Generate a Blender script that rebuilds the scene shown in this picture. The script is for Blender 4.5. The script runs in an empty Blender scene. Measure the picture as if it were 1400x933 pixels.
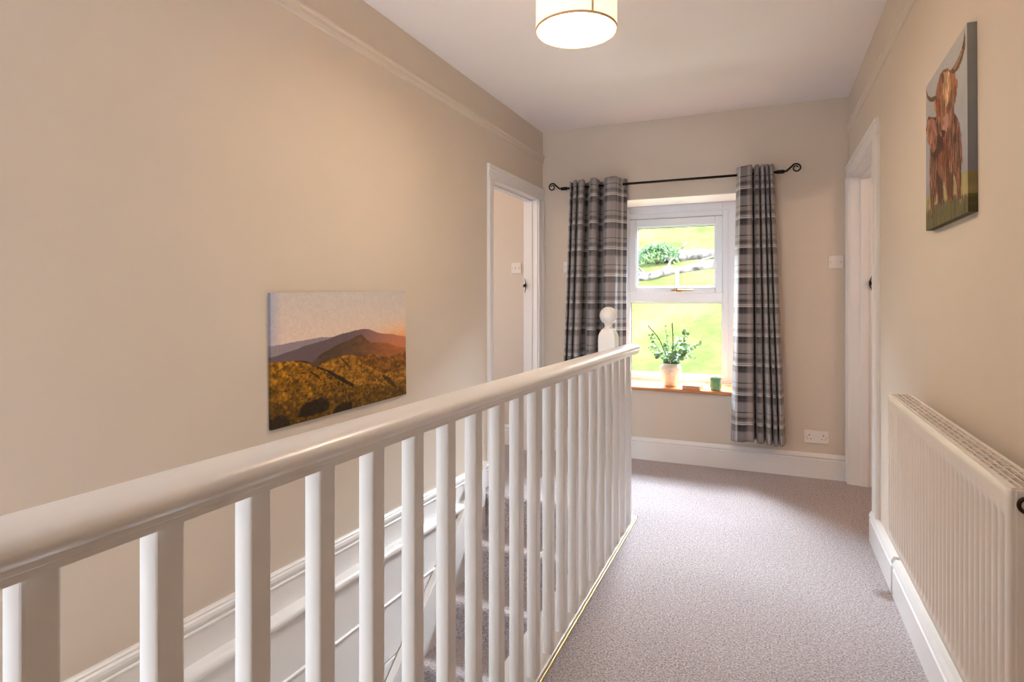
import bpy, bmesh, math, random
import numpy as np
from mathutils import Vector, Matrix, noise as mnoise

random.seed(7)
rng = np.random.default_rng(7)
scene = bpy.context.scene
col = scene.collection
PI = math.pi

# ------------------------------------------------------------------ camera model (1400 x 933 frame)
F_PX, YAW, CAM_H, HOR = 803.0, math.radians(23.43), 1.21, 408.0
CA, SA = math.cos(YAW), math.sin(YAW)

def ray(px, py):
    u, v = (px - 700.0) / F_PX, (HOR - py) / F_PX
    return Vector((-SA + CA * u, CA + SA * u, v))

def on_x(px, py, X):
    d = ray(px, py); t = X / d.x
    return Vector((X, d.y * t, CAM_H + d.z * t))

def on_y(px, py, Y):
    d = ray(px, py); t = Y / d.y
    return Vector((d.x * t, Y, CAM_H + d.z * t))

# ------------------------------------------------------------------ dimensions
XL, XR, YE, H = -1.6585, 0.497, 4.45, 2.545
YB = -2.3            # back wall of the stairwell
XS = -0.785          # stairwell side of the landing
GLZ = 4.79           # inner face of the window frame

# ------------------------------------------------------------------ mesh helpers
def lin(c):
    def f(x):
        x = x / 255.0
        return x / 12.92 if x <= 0.04045 else ((x + 0.055) / 1.055) ** 2.4
    return tuple(f(x) for x in c)

class MB:
    def __init__(self):
        self.v, self.f, self.sm, self.uv = [], [], [], {}
    def face(self, idx, smooth=False):
        self.f.append(tuple(idx)); self.sm.append(smooth)
    def add(self, verts, faces, smooth=False):
        o = len(self.v)
        self.v += [tuple(p) for p in verts]
        for f in faces:
            self.face([i + o for i in f], smooth)
        return o
    def box(self, x0, x1, y0, y1, z0, z1, M=None):
        P = [(x0,y0,z0),(x1,y0,z0),(x1,y1,z0),(x0,y1,z0),(x0,y0,z1),(x1,y0,z1),(x1,y1,z1),(x0,y1,z1)]
        if M is not None:
            P = [tuple(M @ Vector(p)) for p in P]
        self.add(P, [(0,3,2,1),(4,5,6,7),(0,1,5,4),(1,2,6,5),(2,3,7,6),(3,0,4,7)])
    def loft(self, rings, closed=True, caps=True, smooth=False):
        """rings: list of equal-length point lists"""
        n = len(rings[0]); o = len(self.v)
        for r in rings:
            self.v += [tuple(p) for p in r]
        for k in range(len(rings) - 1):
            a, b = o + k * n, o + (k + 1) * n
            for i in range(n if closed else n - 1):
                j = (i + 1) % n
                self.face((a + i, a + j, b + j, b + i), smooth)
        if caps and closed:
            self.face([o + i for i in range(n)][::-1])
            e = o + (len(rings) - 1) * n
            self.face([e + i for i in range(n)])
    def prism_y(self, prof, y0, y1, dz0=0.0, dz1=0.0, smooth=False):
        """(x, z) outline run along Y; its two ends may sit at different heights"""
        self.loft([[(x, y0, z + dz0) for x, z in prof], [(x, y1, z + dz1) for x, z in prof]], smooth=smooth)
    def prism_x(self, prof, x0, x1, smooth=False):
        self.loft([[(x0, y, z) for y, z in prof], [(x1, y, z) for y, z in prof]], smooth=smooth)
    def prism_z(self, prof, z0, z1, smooth=False):
        self.loft([[(x, y, z0) for x, y in prof], [(x, y, z1) for x, y in prof]], smooth=smooth)
    def lathe(self, prof, c=(0, 0, 0), n=32, axis='z', smooth=True):
        """prof: (radius, height) along the axis"""
        rings = []
        for r, h in prof:
            ring = []
            for i in range(n):
                a = 2 * PI * i / n
                p = (r * math.cos(a), r * math.sin(a), h)
                if axis == 'y': p = (p[0], h, p[1])
                if axis == 'x': p = (h, p[0], p[1])
                ring.append((p[0] + c[0], p[1] + c[1], p[2] + c[2]))
            rings.append(ring)
        self.loft(rings, smooth=smooth)
    def tube(self, pts, rad, n=10, smooth=True, caps=True):
        pts = [Vector(p) for p in pts]
        rad = rad if isinstance(rad, (list, tuple)) else [rad] * len(pts)
        rings = []; up = None
        for k, p in enumerate(pts):
            t = (pts[min(k + 1, len(pts) - 1)] - pts[max(k - 1, 0)]).normalized()
            if up is None:
                up = Vector((0, 0, 1)) if abs(t.z) < 0.9 else Vector((1, 0, 0))
            a = t.cross(up).normalized(); b = a.cross(t).normalized(); up = b
            rings.append([tuple(p + (a * math.cos(2*PI*i/n) + b * math.sin(2*PI*i/n)) * rad[k]) for i in range(n)])
        self.loft(rings, smooth=smooth, caps=caps)
    def build(self, name, m, parent=None, origin=(0, 0, 0), bevel=0, seg=2, fix=True):
        o = Vector(origin)
        me = bpy.data.meshes.new(name)
        me.from_pydata([tuple(Vector(p) - o) for p in self.v], [], self.f)
        me.polygons.foreach_set('use_smooth', self.sm)
        if fix:
            bm = bmesh.new(); bm.from_mesh(me)
            bmesh.ops.recalc_face_normals(bm, faces=bm.faces)
            bm.to_mesh(me); bm.free()
        me.materials.append(m)
        ob = bpy.data.objects.new(name, me)
        col.objects.link(ob)
        if parent is not None:
            ob.parent = parent
            ob.location = o - Vector(parent['_w'])
        else:
            ob.location = o
        ob['_w'] = list(o)
        if bevel:
            md = ob.modifiers.new('edge', 'BEVEL')
            md.width = bevel; md.segments = seg; md.limit_method = 'ANGLE'; md.angle_limit = math.radians(40)
        return ob

def empty(name, loc):
    o = bpy.data.objects.new(name, None); col.objects.link(o)
    o.location = loc; o['_w'] = list(loc); o.empty_display_size = 0.05
    return o

def tag(o, label, cat, group=None):
    o['label'] = label; o['category'] = cat
    if group: o['group'] = group
    return o

def struct(o):
    o['kind'] = 'structure'
    return o

def dup(o, loc, parent=None):
    c = o.copy(); col.objects.link(c); c.location = loc
    if parent is not None: c.parent = parent
    return c

# ------------------------------------------------------------------ materials
def newmat(name):
    m = bpy.data.materials.new(name); m.use_nodes = True
    nt = m.node_tree; b = nt.nodes['Principled BSDF']
    return m, nt, b

def N(nt, typ, **kw):
    n = nt.nodes.new(typ)
    for k, v in kw.items():
        if hasattr(n, k) and not k.startswith('in_'): setattr(n, k, v)
    return n

def L(nt, a, b): nt.links.new(a, b)

def coords(nt, scale=(1, 1, 1)):
    tc = N(nt, 'ShaderNodeTexCoord'); mp = N(nt, 'ShaderNodeMapping')
    mp.inputs['Scale'].default_value = scale
    L(nt, tc.outputs['Object'], mp.inputs['Vector'])
    return mp.outputs['Vector']

def noise(nt, vec, scale, detail=3, rough=0.5):
    n = N(nt, 'ShaderNodeTexNoise'); n.inputs['Scale'].default_value = scale
    n.inputs['Detail'].default_value = detail; n.inputs['Roughness'].default_value = rough
    L(nt, vec, n.inputs['Vector'])
    return n.outputs['Fac']

def ramp(nt, fac, stops, interp='LINEAR'):
    r = N(nt, 'ShaderNodeValToRGB'); cr = r.color_ramp; cr.interpolation = interp
    while len(cr.elements) > 1: cr.elements.remove(cr.elements[0])
    cr.elements[0].position = stops[0][0]; cr.elements[0].color = (*stops[0][1], 1)
    for p, c in stops[1:]:
        e = cr.elements.new(p); e.color = (*c, 1)
    L(nt, fac, r.inputs['Fac'])
    return r.outputs['Color']

def bump(nt, b, h, strength=0.2, dist=0.01):
    bp = N(nt, 'ShaderNodeBump'); bp.inputs['Strength'].default_value = strength; bp.inputs['Distance'].default_value = dist
    L(nt, h, bp.inputs['Height']); L(nt, bp.outputs['Normal'], b.inputs['Normal'])

def paint(name, c, rough=0.5, var=0.03, nscale=30, bstr=0.05, metal=0.0, bscale=None, spec=0.5):
    m, nt, b = newmat(name)
    v = coords(nt); l = lin(c)
    f = noise(nt, v, nscale, 4)
    L(nt, ramp(nt, f, [(0.3, tuple(x * (1 - var) for x in l)), (0.7, tuple(min(1, x * (1 + var)) for x in l))]), b.inputs['Base Color'])
    b.inputs['Roughness'].default_value = rough; b.inputs['Metallic'].default_value = metal
    b.inputs['Specular IOR Level'].default_value = spec
    if bstr: bump(nt, b, noise(nt, v, bscale or nscale * 6, 3), bstr, 0.004)
    return m

M = {}
M['wall'] = paint('beige_emulsion', (211, 199, 185), 0.75, 0.012, 3, 0.06, bscale=45, spec=0.25)
M['ceiling'] = paint('white_ceiling_emulsion', (237, 231, 230), 0.9, 0.008, 3, 0.05, bscale=40, spec=0.2)
M['white'] = paint('white_gloss_paint', (228, 226, 225), 0.28, 0.012, 9, 0.08, bscale=60)
M['upvc'] = paint('white_plastic_frame', (204, 207, 214), 0.3, 0.006, 5, 0.0)
M['plastic'] = paint('white_switch_plastic', (228, 222, 216), 0.35, 0.005, 5, 0.0)
M['enamel'] = paint('white_radiator_enamel', (232, 224, 217), 0.3, 0.008, 8, 0.02)
M['fin_shade'] = paint('radiator_fin_shade', (92, 76, 58), 0.6, 0.05, 20, 0.0)  # shade inside the radiator put into the fin colour
M['iron'] = paint('black_wrought_iron', (24, 21, 20), 0.42, 0.2, 60, 0.15, metal=0.6)
M['brass'] = paint('polished_brass', (226, 190, 128), 0.38, 0.05, 40, 0.0, metal=0.9)
M['gilt'] = paint('gilt_handle', (150, 108, 48), 0.42, 0.05, 40, 0.0, metal=0.7)
M['bronze'] = paint('dark_bronze', (62, 46, 30), 0.35, 0.1, 50, 0.0, metal=0.8)
M['dark'] = paint('dark_slot', (40, 36, 34), 0.7, 0.05, 20, 0.0)
M['canvas_edge'] = paint('grey_canvas_edge', (120, 117, 114), 0.8, 0.06, 60, 0.1)
M['canvas_dark'] = paint('dark_canvas_edge', (46, 40, 28), 0.8, 0.3, 40, 0.1)
M['bark'] = paint('pale_weathered_bark', (116, 110, 109), 0.9, 0.85, 7, 0.6, bscale=14)
M['post'] = paint('white_painted_post', (165, 165, 165), 0.6, 0.04, 12, 0.05)
M['stem'] = paint('brown_twig', (104, 92, 62), 0.7, 0.2, 60, 0.0)
M['twig'] = paint('dark_bare_twig', (70, 54, 46), 0.7, 0.2, 60, 0.0)
M['book_cover'] = paint('tan_book_cover', (206, 150, 108), 0.6, 0.06, 40, 0.05)
M['pages'] = paint('cream_book_pages', (228, 214, 194), 0.85, 0.06, 90, 0.0)
M['metal_ring'] = paint('pewter_eyelet', (150, 146, 142), 0.3, 0.05, 40, 0.0, metal=0.9)
M['plaster_out'] = paint('outside_render', (210, 206, 198), 0.9, 0.05, 4, 0.1)

def carpet():
    m, nt, b = newmat('heathered_grey_carpet'); v = coords(nt)
    f1 = noise(nt, v, 150, 3, 0.75); f2 = noise(nt, v, 48, 2, 0.6); f3 = noise(nt, v, 2.2, 3, 0.5)
    c = ramp(nt, f1, [(0.30, lin((84, 74, 74))), (0.46, lin((170, 159, 158))), (0.58, lin((202, 192, 192))), (0.74, lin((240, 232, 232)))])
    mx = N(nt, 'ShaderNodeMix', data_type='RGBA', blend_type='MULTIPLY'); mx.inputs['Factor'].default_value = 1
    L(nt, c, mx.inputs['A'])
    L(nt, ramp(nt, f2, [(0.3, (0.84, 0.83, 0.84)), (0.7, (1, 1, 1))]), mx.inputs['B'])
    m2 = N(nt, 'ShaderNodeMix', data_type='RGBA', blend_type='MULTIPLY'); m2.inputs['Factor'].default_value = 1
    L(nt, mx.outputs['Result'], m2.inputs['A'])
    L(nt, ramp(nt, f3, [(0.3, (0.93, 0.92, 0.92)), (0.7, (1, 1, 1))]), m2.inputs['B'])
    # small worn brown mark beside the gap in the skirting
    tc = N(nt, 'ShaderNodeTexCoord'); sub = N(nt, 'ShaderNodeVectorMath', operation='DISTANCE')
    geo = N(nt, 'ShaderNodeNewGeometry')
    L(nt, geo.outputs['Position'], sub.inputs[0]); sub.inputs[1].default_value = (0.455, 2.80, 0.0)
    ad = N(nt, 'ShaderNodeMath', operation='ADD'); L(nt, sub.outputs['Value'], ad.inputs[0])
    sc = N(nt, 'ShaderNodeMath', operation='MULTIPLY'); L(nt, f2, sc.inputs[0]); sc.inputs[1].default_value = 0.05
    L(nt, sc.outputs[0], ad.inputs[1])
    st = ramp(nt, ad.outputs[0], [(0.055, (1, 1, 1)), (0.085, (0, 0, 0))])
    m3 = N(nt, 'ShaderNodeMix', data_type='RGBA', blend_type='MIX')
    L(nt, st, m3.inputs['Factor']); L(nt, m2.outputs['Result'], m3.inputs['A']); 
    m4 = N(nt, 'ShaderNodeMix', data_type='RGBA', blend_type='MULTIPLY'); m4.inputs['Factor'].default_value = 1
    L(nt, m2.outputs['Result'], m4.inputs['A']); m4.inputs['B'].default_value = (0.62, 0.52, 0.45, 1)
    L(nt, m4.outputs['Result'], m3.inputs['B'])
    L(nt, m3.outputs['Result'], b.inputs['Base Color'])
    b.inputs['Roughness'].default_value = 1.0; b.inputs['Specular IOR Level'].default_value = 0.05
    b.inputs['Sheen Weight'].default_value = 0.15
    bump(nt, b, f1, 0.9, 0.006)
    return m
M['carpet'] = carpet()

def wood():
    m, nt, b = newmat('varnished_pine'); v = coords(nt, (1.2, 14, 14))
    f = noise(nt, v, 6, 4, 0.6)
    L(nt, ramp(nt, f, [(0.3, lin((172, 104, 56))), (0.55, lin((204, 136, 82))), (0.75, lin((222, 160, 104)))]), b.inputs['Base Color'])
    b.inputs['Roughness'].default_value = 0.25
    return m
M['pine'] = wood()

def plaid():
    m, nt, b = newmat('grey_tartan_cloth')
    uv = N(nt, 'ShaderNodeUVMap'); uv.uv_map = 'cloth'
    sp = N(nt, 'ShaderNodeSeparateXYZ'); L(nt, uv.outputs['UV'], sp.inputs[0])
    A, D, W, K, G, E = lin((158, 150, 149)), lin((50, 45, 46)), lin((232, 226, 220)), lin((30, 26, 27)), lin((130, 122, 121)), lin((86, 79, 79))
    stops = [(0.0, W), (0.022, W), (0.03, G), (0.05, G), (0.058, W), (0.085, W), (0.10, E), (0.13, D), (0.20, D), (0.215, E), (0.25, D), (0.30, E), (0.36, A),
             (0.655, A), (0.658, K), (0.685, K), (0.69, A), (0.80, A), (0.86, E), (0.92, E), (0.95, G), (0.975, G)]
    def chan(sock, phase, st):
        a = N(nt, 'ShaderNodeMath', operation='MULTIPLY_ADD'); L(nt, sock, a.inputs[0])
        a.inputs[1].default_value = 5.0; a.inputs[2].default_value = phase
        fr = N(nt, 'ShaderNodeMath', operation='FRACT'); L(nt, a.outputs[0], fr.inputs[0])
        return ramp(nt, fr.outputs[0], st)
    cu = chan(sp.outputs['X'], 0.37, stops); cv = chan(sp.outputs['Y'], 0.0, stops)
    mx = N(nt, 'ShaderNodeMix', data_type='RGBA', blend_type='MIX'); mx.inputs['Factor'].default_value = 0.54
    L(nt, cu, mx.inputs['A']); L(nt, cv, mx.inputs['B'])
    # twill weave
    wv = N(nt, 'ShaderNodeTexNoise'); wv.inputs['Scale'].default_value = 900; L(nt, uv.outputs['UV'], wv.inputs['Vector'])
    m2 = N(nt, 'ShaderNodeMix', data_type='RGBA', blend_type='MULTIPLY'); m2.inputs['Factor'].default_value = 1
    L(nt, mx.outputs['Result'], m2.inputs['A']); L(nt, ramp(nt, wv.outputs['Fac'], [(0.35, (0.82, 0.82, 0.82)), (0.65, (1, 1, 1))]), m2.inputs['B'])
    L(nt, m2.outputs['Result'], b.inputs['Base Color'])
    b.inputs['Roughness'].default_value = 0.85; b.inputs['Sheen Weight'].default_value = 0.2
    b.inputs['Specular IOR Level'].default_value = 0.2
    return m
M['plaid'] = plaid()

def glass(name, tint=(1, 1, 1)):
    m = bpy.data.materials.new(name); m.use_nodes = True; nt = m.node_tree
    for n in list(nt.nodes):
        if n.type != 'OUTPUT_MATERIAL': nt.nodes.remove(n)
    out = [n for n in nt.nodes if n.type == 'OUTPUT_MATERIAL'][0]
    t = N(nt, 'ShaderNodeBsdfTransparent'); t.inputs['Color'].default_value = (*tint, 1)
    g = N(nt, 'ShaderNodeBsdfGlossy'); g.inputs['Roughness'].default_value = 0.02
    fr = N(nt, 'ShaderNodeFresnel'); fr.inputs['IOR'].default_value = 1.45
    ar = N(nt, 'ShaderNodeMath', operation='MULTIPLY'); ar.inputs[1].default_value = .09; L(nt, fr.outputs[0], ar.inputs[0])
    mx = N(nt, 'ShaderNodeMixShader'); L(nt, ar.outputs[0], mx.inputs[0]); L(nt, t.outputs[0], mx.inputs[1]); L(nt, g.outputs[0], mx.inputs[2])
    L(nt, mx.outputs[0], out.inputs['Surface'])
    return m
M['glass'] = glass('window_glass', (0.97, 0.985, 0.98))

def emit(name, c, s, base=(235, 225, 205)):
    m, nt, b = newmat(name); v = coords(nt)
    f = noise(nt, v, 120, 3)
    L(nt, ramp(nt, f, [(0.3, tuple(x * .95 for x in lin(base))), (0.7, lin(base))]), b.inputs['Base Color'])
    b.inputs['Emission Color'].default_value = (*c, 1); b.inputs['Emission Strength'].default_value = s
    b.inputs['Roughness'].default_value = 0.8
    return m
LAMP = (1.0, 0.72, 0.44)
M['diffuser'] = emit('lit_white_diffuser', (1.0, 0.80, 0.58), 19.0)
M['shade'] = emit('lit_linen_shade', (1.0, 0.80, 0.50), 0.46, (236, 214, 176))
M['shade_trim'] = paint('linen_shade_trim', (206, 166, 120), 0.8, 0.06, 120, 0.0)

def attr_mat(name, rough=0.7):
    m, nt, b = newmat(name)
    a = N(nt, 'ShaderNodeAttribute'); a.attribute_name = 'picture'
    v = coords(nt)
    mx = N(nt, 'ShaderNodeMix', data_type='RGBA', blend_type='MULTIPLY'); mx.inputs['Factor'].default_value = 1
    L(nt, a.outputs['Color'], mx.inputs['A'])
    L(nt, ramp(nt, noise(nt, v, 500, 2), [(0.3, (0.93, 0.93, 0.93)), (0.7, (1, 1, 1))]), mx.inputs['B'])
    L(nt, mx.outputs['Result'], b.inputs['Base Color']); b.inputs['Roughness'].default_value = rough
    b.inputs['Specular IOR Level'].default_value = 0.25
    return m
M['picture'] = attr_mat('printed_canvas')

def leafmat(name, c0, c1, nscale=25, trans=0.0):
    m, nt, b = newmat(name); v = coords(nt)
    L(nt, ramp(nt, noise(nt, v, nscale, 2), [(0.3, lin(c0)), (0.7, lin(c1))]), b.inputs['Base Color'])
    b.inputs['Roughness'].default_value = 0.55
    if trans:
        tr = N(nt, 'ShaderNodeBsdfTranslucent'); mx = N(nt, 'ShaderNodeMixShader'); mx.inputs[0].default_value = trans
        tr.inputs['Color'].default_value = (*lin(c1), 1)
        out = [n for n in nt.nodes if n.type == 'OUTPUT_MATERIAL'][0]
        L(nt, b.outputs[0], mx.inputs[1]); L(nt, tr.outputs[0], mx.inputs[2]); L(nt, mx.outputs[0], out.inputs['Surface'])
    return m
M['euca'] = leafmat('eucalyptus_leaf', (78, 118, 72), (128, 160, 112), trans=.2)
M['bush'] = leafmat('outdoor_shrub_leaf', (52, 86, 44), (84, 118, 68), 4)

def grass():
    m, nt, b = newmat('meadow_grass'); v = coords(nt, (1, 0.6, 1))
    f = noise(nt, v, 0.9, 5, 0.65); g = noise(nt, v, 9, 4, 0.7)
    c = ramp(nt, f, [(0.34, (.080, .120, .028)), (0.5, (.128, .156, .048)), (0.66, (.160, .176, .074))])
    mx = N(nt, 'ShaderNodeMix', data_type='RGBA', blend_type='MULTIPLY'); mx.inputs['Factor'].default_value = 1
    L(nt, c, mx.inputs['A']); L(nt, ramp(nt, g, [(0.3, (0.72, 0.74, 0.66)), (0.7, (1, 1, 1))]), mx.inputs['B'])
    L(nt, mx.outputs['Result'], b.inputs['Base Color']); b.inputs['Roughness'].default_value = 1
    b.inputs['Specular IOR Level'].default_value = 0.1
    bump(nt, b, g, 0.5, 0.08)
    return m
M['grass'] = grass()

def ceramic():
    m, nt, b = newmat('cream_speckled_ceramic'); v = coords(nt)
    f = noise(nt, v, 60, 4, 0.7)
    L(nt, ramp(nt, f, [(0.30, lin((196, 164, 138))), (0.42, lin((236, 222, 206))), (0.7, lin((242, 230, 216)))]), b.inputs['Base Color'])
    b.inputs['Roughness'].default_value = 0.5
    return m
M['ceramic'] = ceramic()

def green_glass():
    m, nt, b = newmat('green_ribbed_glass'); v = coords(nt)
    L(nt, ramp(nt, noise(nt, v, 40, 2), [(0.3, lin((128, 184, 136))), (0.7, lin((160, 206, 160)))]), b.inputs['Base Color'])
    b.inputs['Roughness'].default_value = 0.12; b.inputs['Transmission Weight'].default_value = 0.45
    return m
M['cup'] = green_glass()

# ------------------------------------------------------------------ ROOM SHELL
mb = MB()                                                     # landing floor (L-shaped) with both doorways
mb.box(-0.655, 3.0, -1.15, 4.60, -0.22, 0.0)
mb.box(-3.5, -0.655, 3.27, 4.60, -0.22, 0.0)
mb.box(-3.5, -1.76, 2.5, 3.27, -0.22, 0.0)
struct(mb.build('floor', M['carpet']))
mb = MB(); mb.box(-1.76, 0.7, YB, 3.6, -2.72, -2.6)
struct(mb.build('floor_downstairs', M['carpet']))
mb = MB(); mb.box(-3.5, 3.0, YB - 0.35, 4.9, H, H + 0.1)
struct(mb.build('ceiling', M['ceiling']))

mb = MB()                                                     # left wall with its doorway
mb.box(-1.76, XL, YB, 3.50, 0.0, H)
mb.box(-1.76, XL, 3.50, 4.33, 1.99, H)
mb.box(-1.76, XL, 4.33, YE, 0.0, H)
mb.box(-1.76, -1.62, YB, 3.27, -2.6, 0.0)
struct(mb.build('wall_left', M['wall']))

mb = MB()                                                     # right wall with its doorway
mb.box(XR, 0.617, -1.15, 3.40, 0.0, H)
mb.box(XR, 0.617, 3.40, 4.38, 2.0, H)
mb.box(XR, 0.617, 4.38, YE, 0.0, H)
struct(mb.build('wall_right', M['wall']))

WX0, WX1, WZ0, WZ1 = -1.12, -0.19, 0.52, 1.958
mb = MB()                                                     # window wall, also closes the two side rooms
mb.box(-3.5, WX0, YE, 4.86, 0.0, H)
mb.box(WX1, 3.0, YE, 4.86, 0.0, H)
mb.box(WX0, WX1, YE, 4.86, 0.0, WZ0)
mb.box(WX0, WX1, YE, 4.86, WZ1, H)
struct(mb.build('wall_end', M['wall']))
mb = MB()                                                     # white painted reveal lining
mb.box(WX0, WX0 + 0.004, YE + 0.002, GLZ, WZ0 + 0.025, WZ1)
mb.box(WX1 - 0.004, WX1, YE + 0.002, GLZ, WZ0 + 0.025, WZ1)
mb.box(WX0 + 0.004, WX1 - 0.004, YE + 0.002, GLZ, WZ1 - 0.004, WZ1)
struct(mb.build('trim_window_reveal', M['ceiling']))

mb = MB(); mb.box(-0.70, XR, -1.27, -1.15, 0.0, H)
struct(mb.build('wall_back', M['wall']))
BX0, BX1, BZ0, BZ1 = -1.60, -0.80, 0.35, 2.15
mb = MB()                                                     # stairwell end wall with its assumed window
mb.box(-1.76, BX0, YB - 0.3, YB, -2.6, H); mb.box(BX1, -0.62, YB - 0.3, YB, -2.6, H)
mb.box(BX0, BX1, YB - 0.3, YB, -2.6, BZ0); mb.box(BX0, BX1, YB - 0.3, YB, BZ1, H)
struct(mb.build('wall_stairwell', M['wall']))
mb = MB(); mb.box(-0.70, -0.62, YB, -0.25, 0.0, H)  # unseen upper wall, placed to keep stairwell daylight off the landing
mb.box(XS, -0.66, YB, 3.27, -2.6, 0.0)
struct(mb.build('wall_stair_side', M['wall']))
mb = MB(); mb.box(-3.5, -3.4, 2.5, YE, 0, 0.75); mb.box(-3.5, -3.4, 2.5, YE, 2.0, H)
mb.box(-3.5, -3.4, 2.5, 2.75, 0.75, 2.0); mb.box(-3.5, -3.4, 3.75, YE, 0.75, 2.0); mb.box(-3.4, -1.76, 2.4, 2.5, 0, H)
struct(mb.build('wall_left_bedroom', M['wall']))
mb = MB(); mb.box(2.9, 3.0, 2.0, YE, 0, H); mb.box(0.617, 2.9, 1.9, 2.0, 0, H)
struct(mb.build('wall_right_bedroom', M['wall']))

# --- skirting boards
def skirt_prof(h, t=0.02):
    return [(0, 0), (t, 0), (t, h - .04), (t - .004, h - .036), (t - .003, h - .030), (t + .001, h - .024), (t - .003, h - .012), (t - .010, h), (0, h)]

def skirt_x(mb, x0, x1, y, h=0.165):
    mb.loft([[(x0, y - a, z) for a, z in skirt_prof(h)], [(x1, y - a, z) for a, z in skirt_prof(h)]])

mb = MB(); skirt_x(mb, XL + 0.02, XR - 0.02, YE); struct(mb.build('baseboard_end', M['white']))
mb = MB(); skirt_x(mb, -3.4, -1.76, YE); struct(mb.build('baseboard_left_bedroom', M['white']))
mb = MB(); skirt_x(mb, 0.62, 2.9, YE); struct(mb.build('baseboard_right_bedroom', M['white']))

def skirt_right(name, y0, y1):
    mb = MB()
    prof = [(XR - a, z) for a, z in skirt_prof(0.15, 0.028)]
    mb.prism_y(prof, y0, y1)
    return struct(mb.build(name, M['white']))
skirt_right('baseboard_right', -1.15, 2.80)
skirt_right('baseboard_right_end', 2.835, 3.40)

# panelled left side of the stairwell: skirting, rounded ledge and boards, all dipping a little like the old floor
SL = 0.0276
def ytilt(y): return -SL * (y - 1.7)
mb = MB()
x = XL
prof = [(x, .05), (x + .020, .05), (x + .020, .150), (x + .024, .153), (x + .024, .158), (x + .019, .162), (x + .022, .168),
        (x + .024, .178), (x + .022, .188), (x + .016, .193), (x + .016, .198), (x + .010, .204), (x, .204)]
mb.prism_y(prof, YB, 3.42, ytilt(YB), ytilt(3.42))
struct(mb.build('baseboard_left', M['white']))
mb = MB()
R = 0.019
prof = [(XL, .02)] + [(-1.607 + R * math.sin(a), .041 - R * math.cos(a)) for a in [i * PI / 10 for i in range(11)]] + [(XL, .06)]
mb.prism_y(prof, YB, 3.25, ytilt(YB), ytilt(3.25))
struct(mb.build('trim_stair_ledge', M['white'], bevel=0.001))
mb = MB()
def board(z0, z1, xx):
    mb.prism_y([(-1.64, z0), (xx, z0), (xx, z1), (-1.64, z1)], YB, 3.25, ytilt(YB), ytilt(3.25))
board(-.185, .03, -1.612); 
bead = [(-1.62, -.197)] + [(-1.610 + .006 * math.sin(a), -.191 - .006 * math.cos(a)) for a in [i * PI / 6 for i in range(7)]] + [(-1.62, -.185)]
mb.prism_y(bead, YB, 3.25, ytilt(YB), ytilt(3.25))
board(-.46, -.200, -1.613); board(-.73, -.466, -1.613); board(-1.0, -.736, -1.613); board(-1.6, -1.006, -1.613)
struct(mb.build('trim_stair_boards', M['white'], bevel=0.003))

# --- picture rails
def rail_prof(sx):
    x = XL if sx > 0 else XR
    return [(x, 2.300), (x + sx * .007, 2.303), (x + sx * .012, 2.318), (x + sx * .012, 2.335), (x + sx * .018, 2.343), (x + sx * .018, 2.354), (x + sx * .008, 2.362), (x, 2.362)]
mb = MB(); mb.prism_y(rail_prof(1), YB, YE); struct(mb.build('trim_picture_rail_left', M['wall']))
mb = MB(); mb.prism_y(rail_prof(-1), -1.15, YE, -.012, -.012); struct(mb.build('trim_picture_rail_right', M['wall']))

# ------------------------------------------------------------------ DOORWAYS
def iron_latch(parent, x, y, z, s):
    """a curved black keeper seen edge-on, with its catch"""
    mb = MB()
    pts = [(x + s * (.002 + .012 * abs(k) ** 1.5), y - .008, z + .055 * k) for k in [i / 6 for i in range(-6, 7)]]
    mb.tube(pts, [.0015 + .003 * (1 - abs(i) / 7) for i in range(-6, 7)], 8)
    plate = mb.build('latch_plate', M['iron'], parent)
    mb = MB()
    mb.loft([[(x - .005, y - .03, z - .012), (x + s * .018, y - .03, z - .012), (x + s * .018, y - .03, z + .004), (x - .005, y - .03, z + .014)],
             [(x - .005, y, z - .012), (x + s * .018, y, z - .012), (x + s * .018, y, z + .004), (x - .005, y, z + .014)]])
    mb.build('latch_catch', M['iron'], parent)

# left doorway
d = struct(empty('door_1', (XL, 3.9, 0)))
def architrave_prof(w):   # (across width from opening edge, projection)
    return [(0, 0), (0, .013), (.005, .016), (.011, .013), (w * .62, .014), (w * .66, .018), (w * .74, .019), (w * .80, .016), (w * .86, .020), (w * .97, .020), (w, .015), (w, 0)]
def arch_vertical(mb, X, s, yedge, dirn, w, z0, z1):
    mb.prism_z([(X + s * p, yedge + dirn * a) for a, p in architrave_prof(w)], z0, z1)
def arch_head(mb, X, s, y0, y1, z, w):
    prof = [(X + s * p, z + a) for a, p in architrave_prof(w)]
    mb.prism_y(prof, y0, y1)
mb = MB()
arch_vertical(mb, XL, 1, 3.495, -1, 0.075, 0.0, 1.99)
arch_vertical(mb, XL, 1, 4.335, 1, 0.112, 0.0, 1.99)
arch_head(mb, XL, 1, 3.42, 4.447, 1.985, 0.10)
mb.build('architrave', M['white'], d)
mb = MB()
mb.box(-1.775, XL + .001, 3.48, 3.503, 0, 1.99); mb.box(-1.775, XL + .001, 4.326, 4.345, 0, 1.99); mb.box(-1.775, XL, 3.48, 4.345, 1.985, 2.0)
mb.box(-1.745, -1.70, 4.318, 4.33, 0, 1.985); mb.box(-1.745, -1.70, 3.50, 3.512, 0, 1.985); mb.box(-1.745, -1.70, 3.512, 4.318, 1.973, 1.985)
mb.build('lining', M['white'], d, bevel=0.0015)
iron_latch(d, -1.745, 4.318, 1.31, -1)

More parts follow.
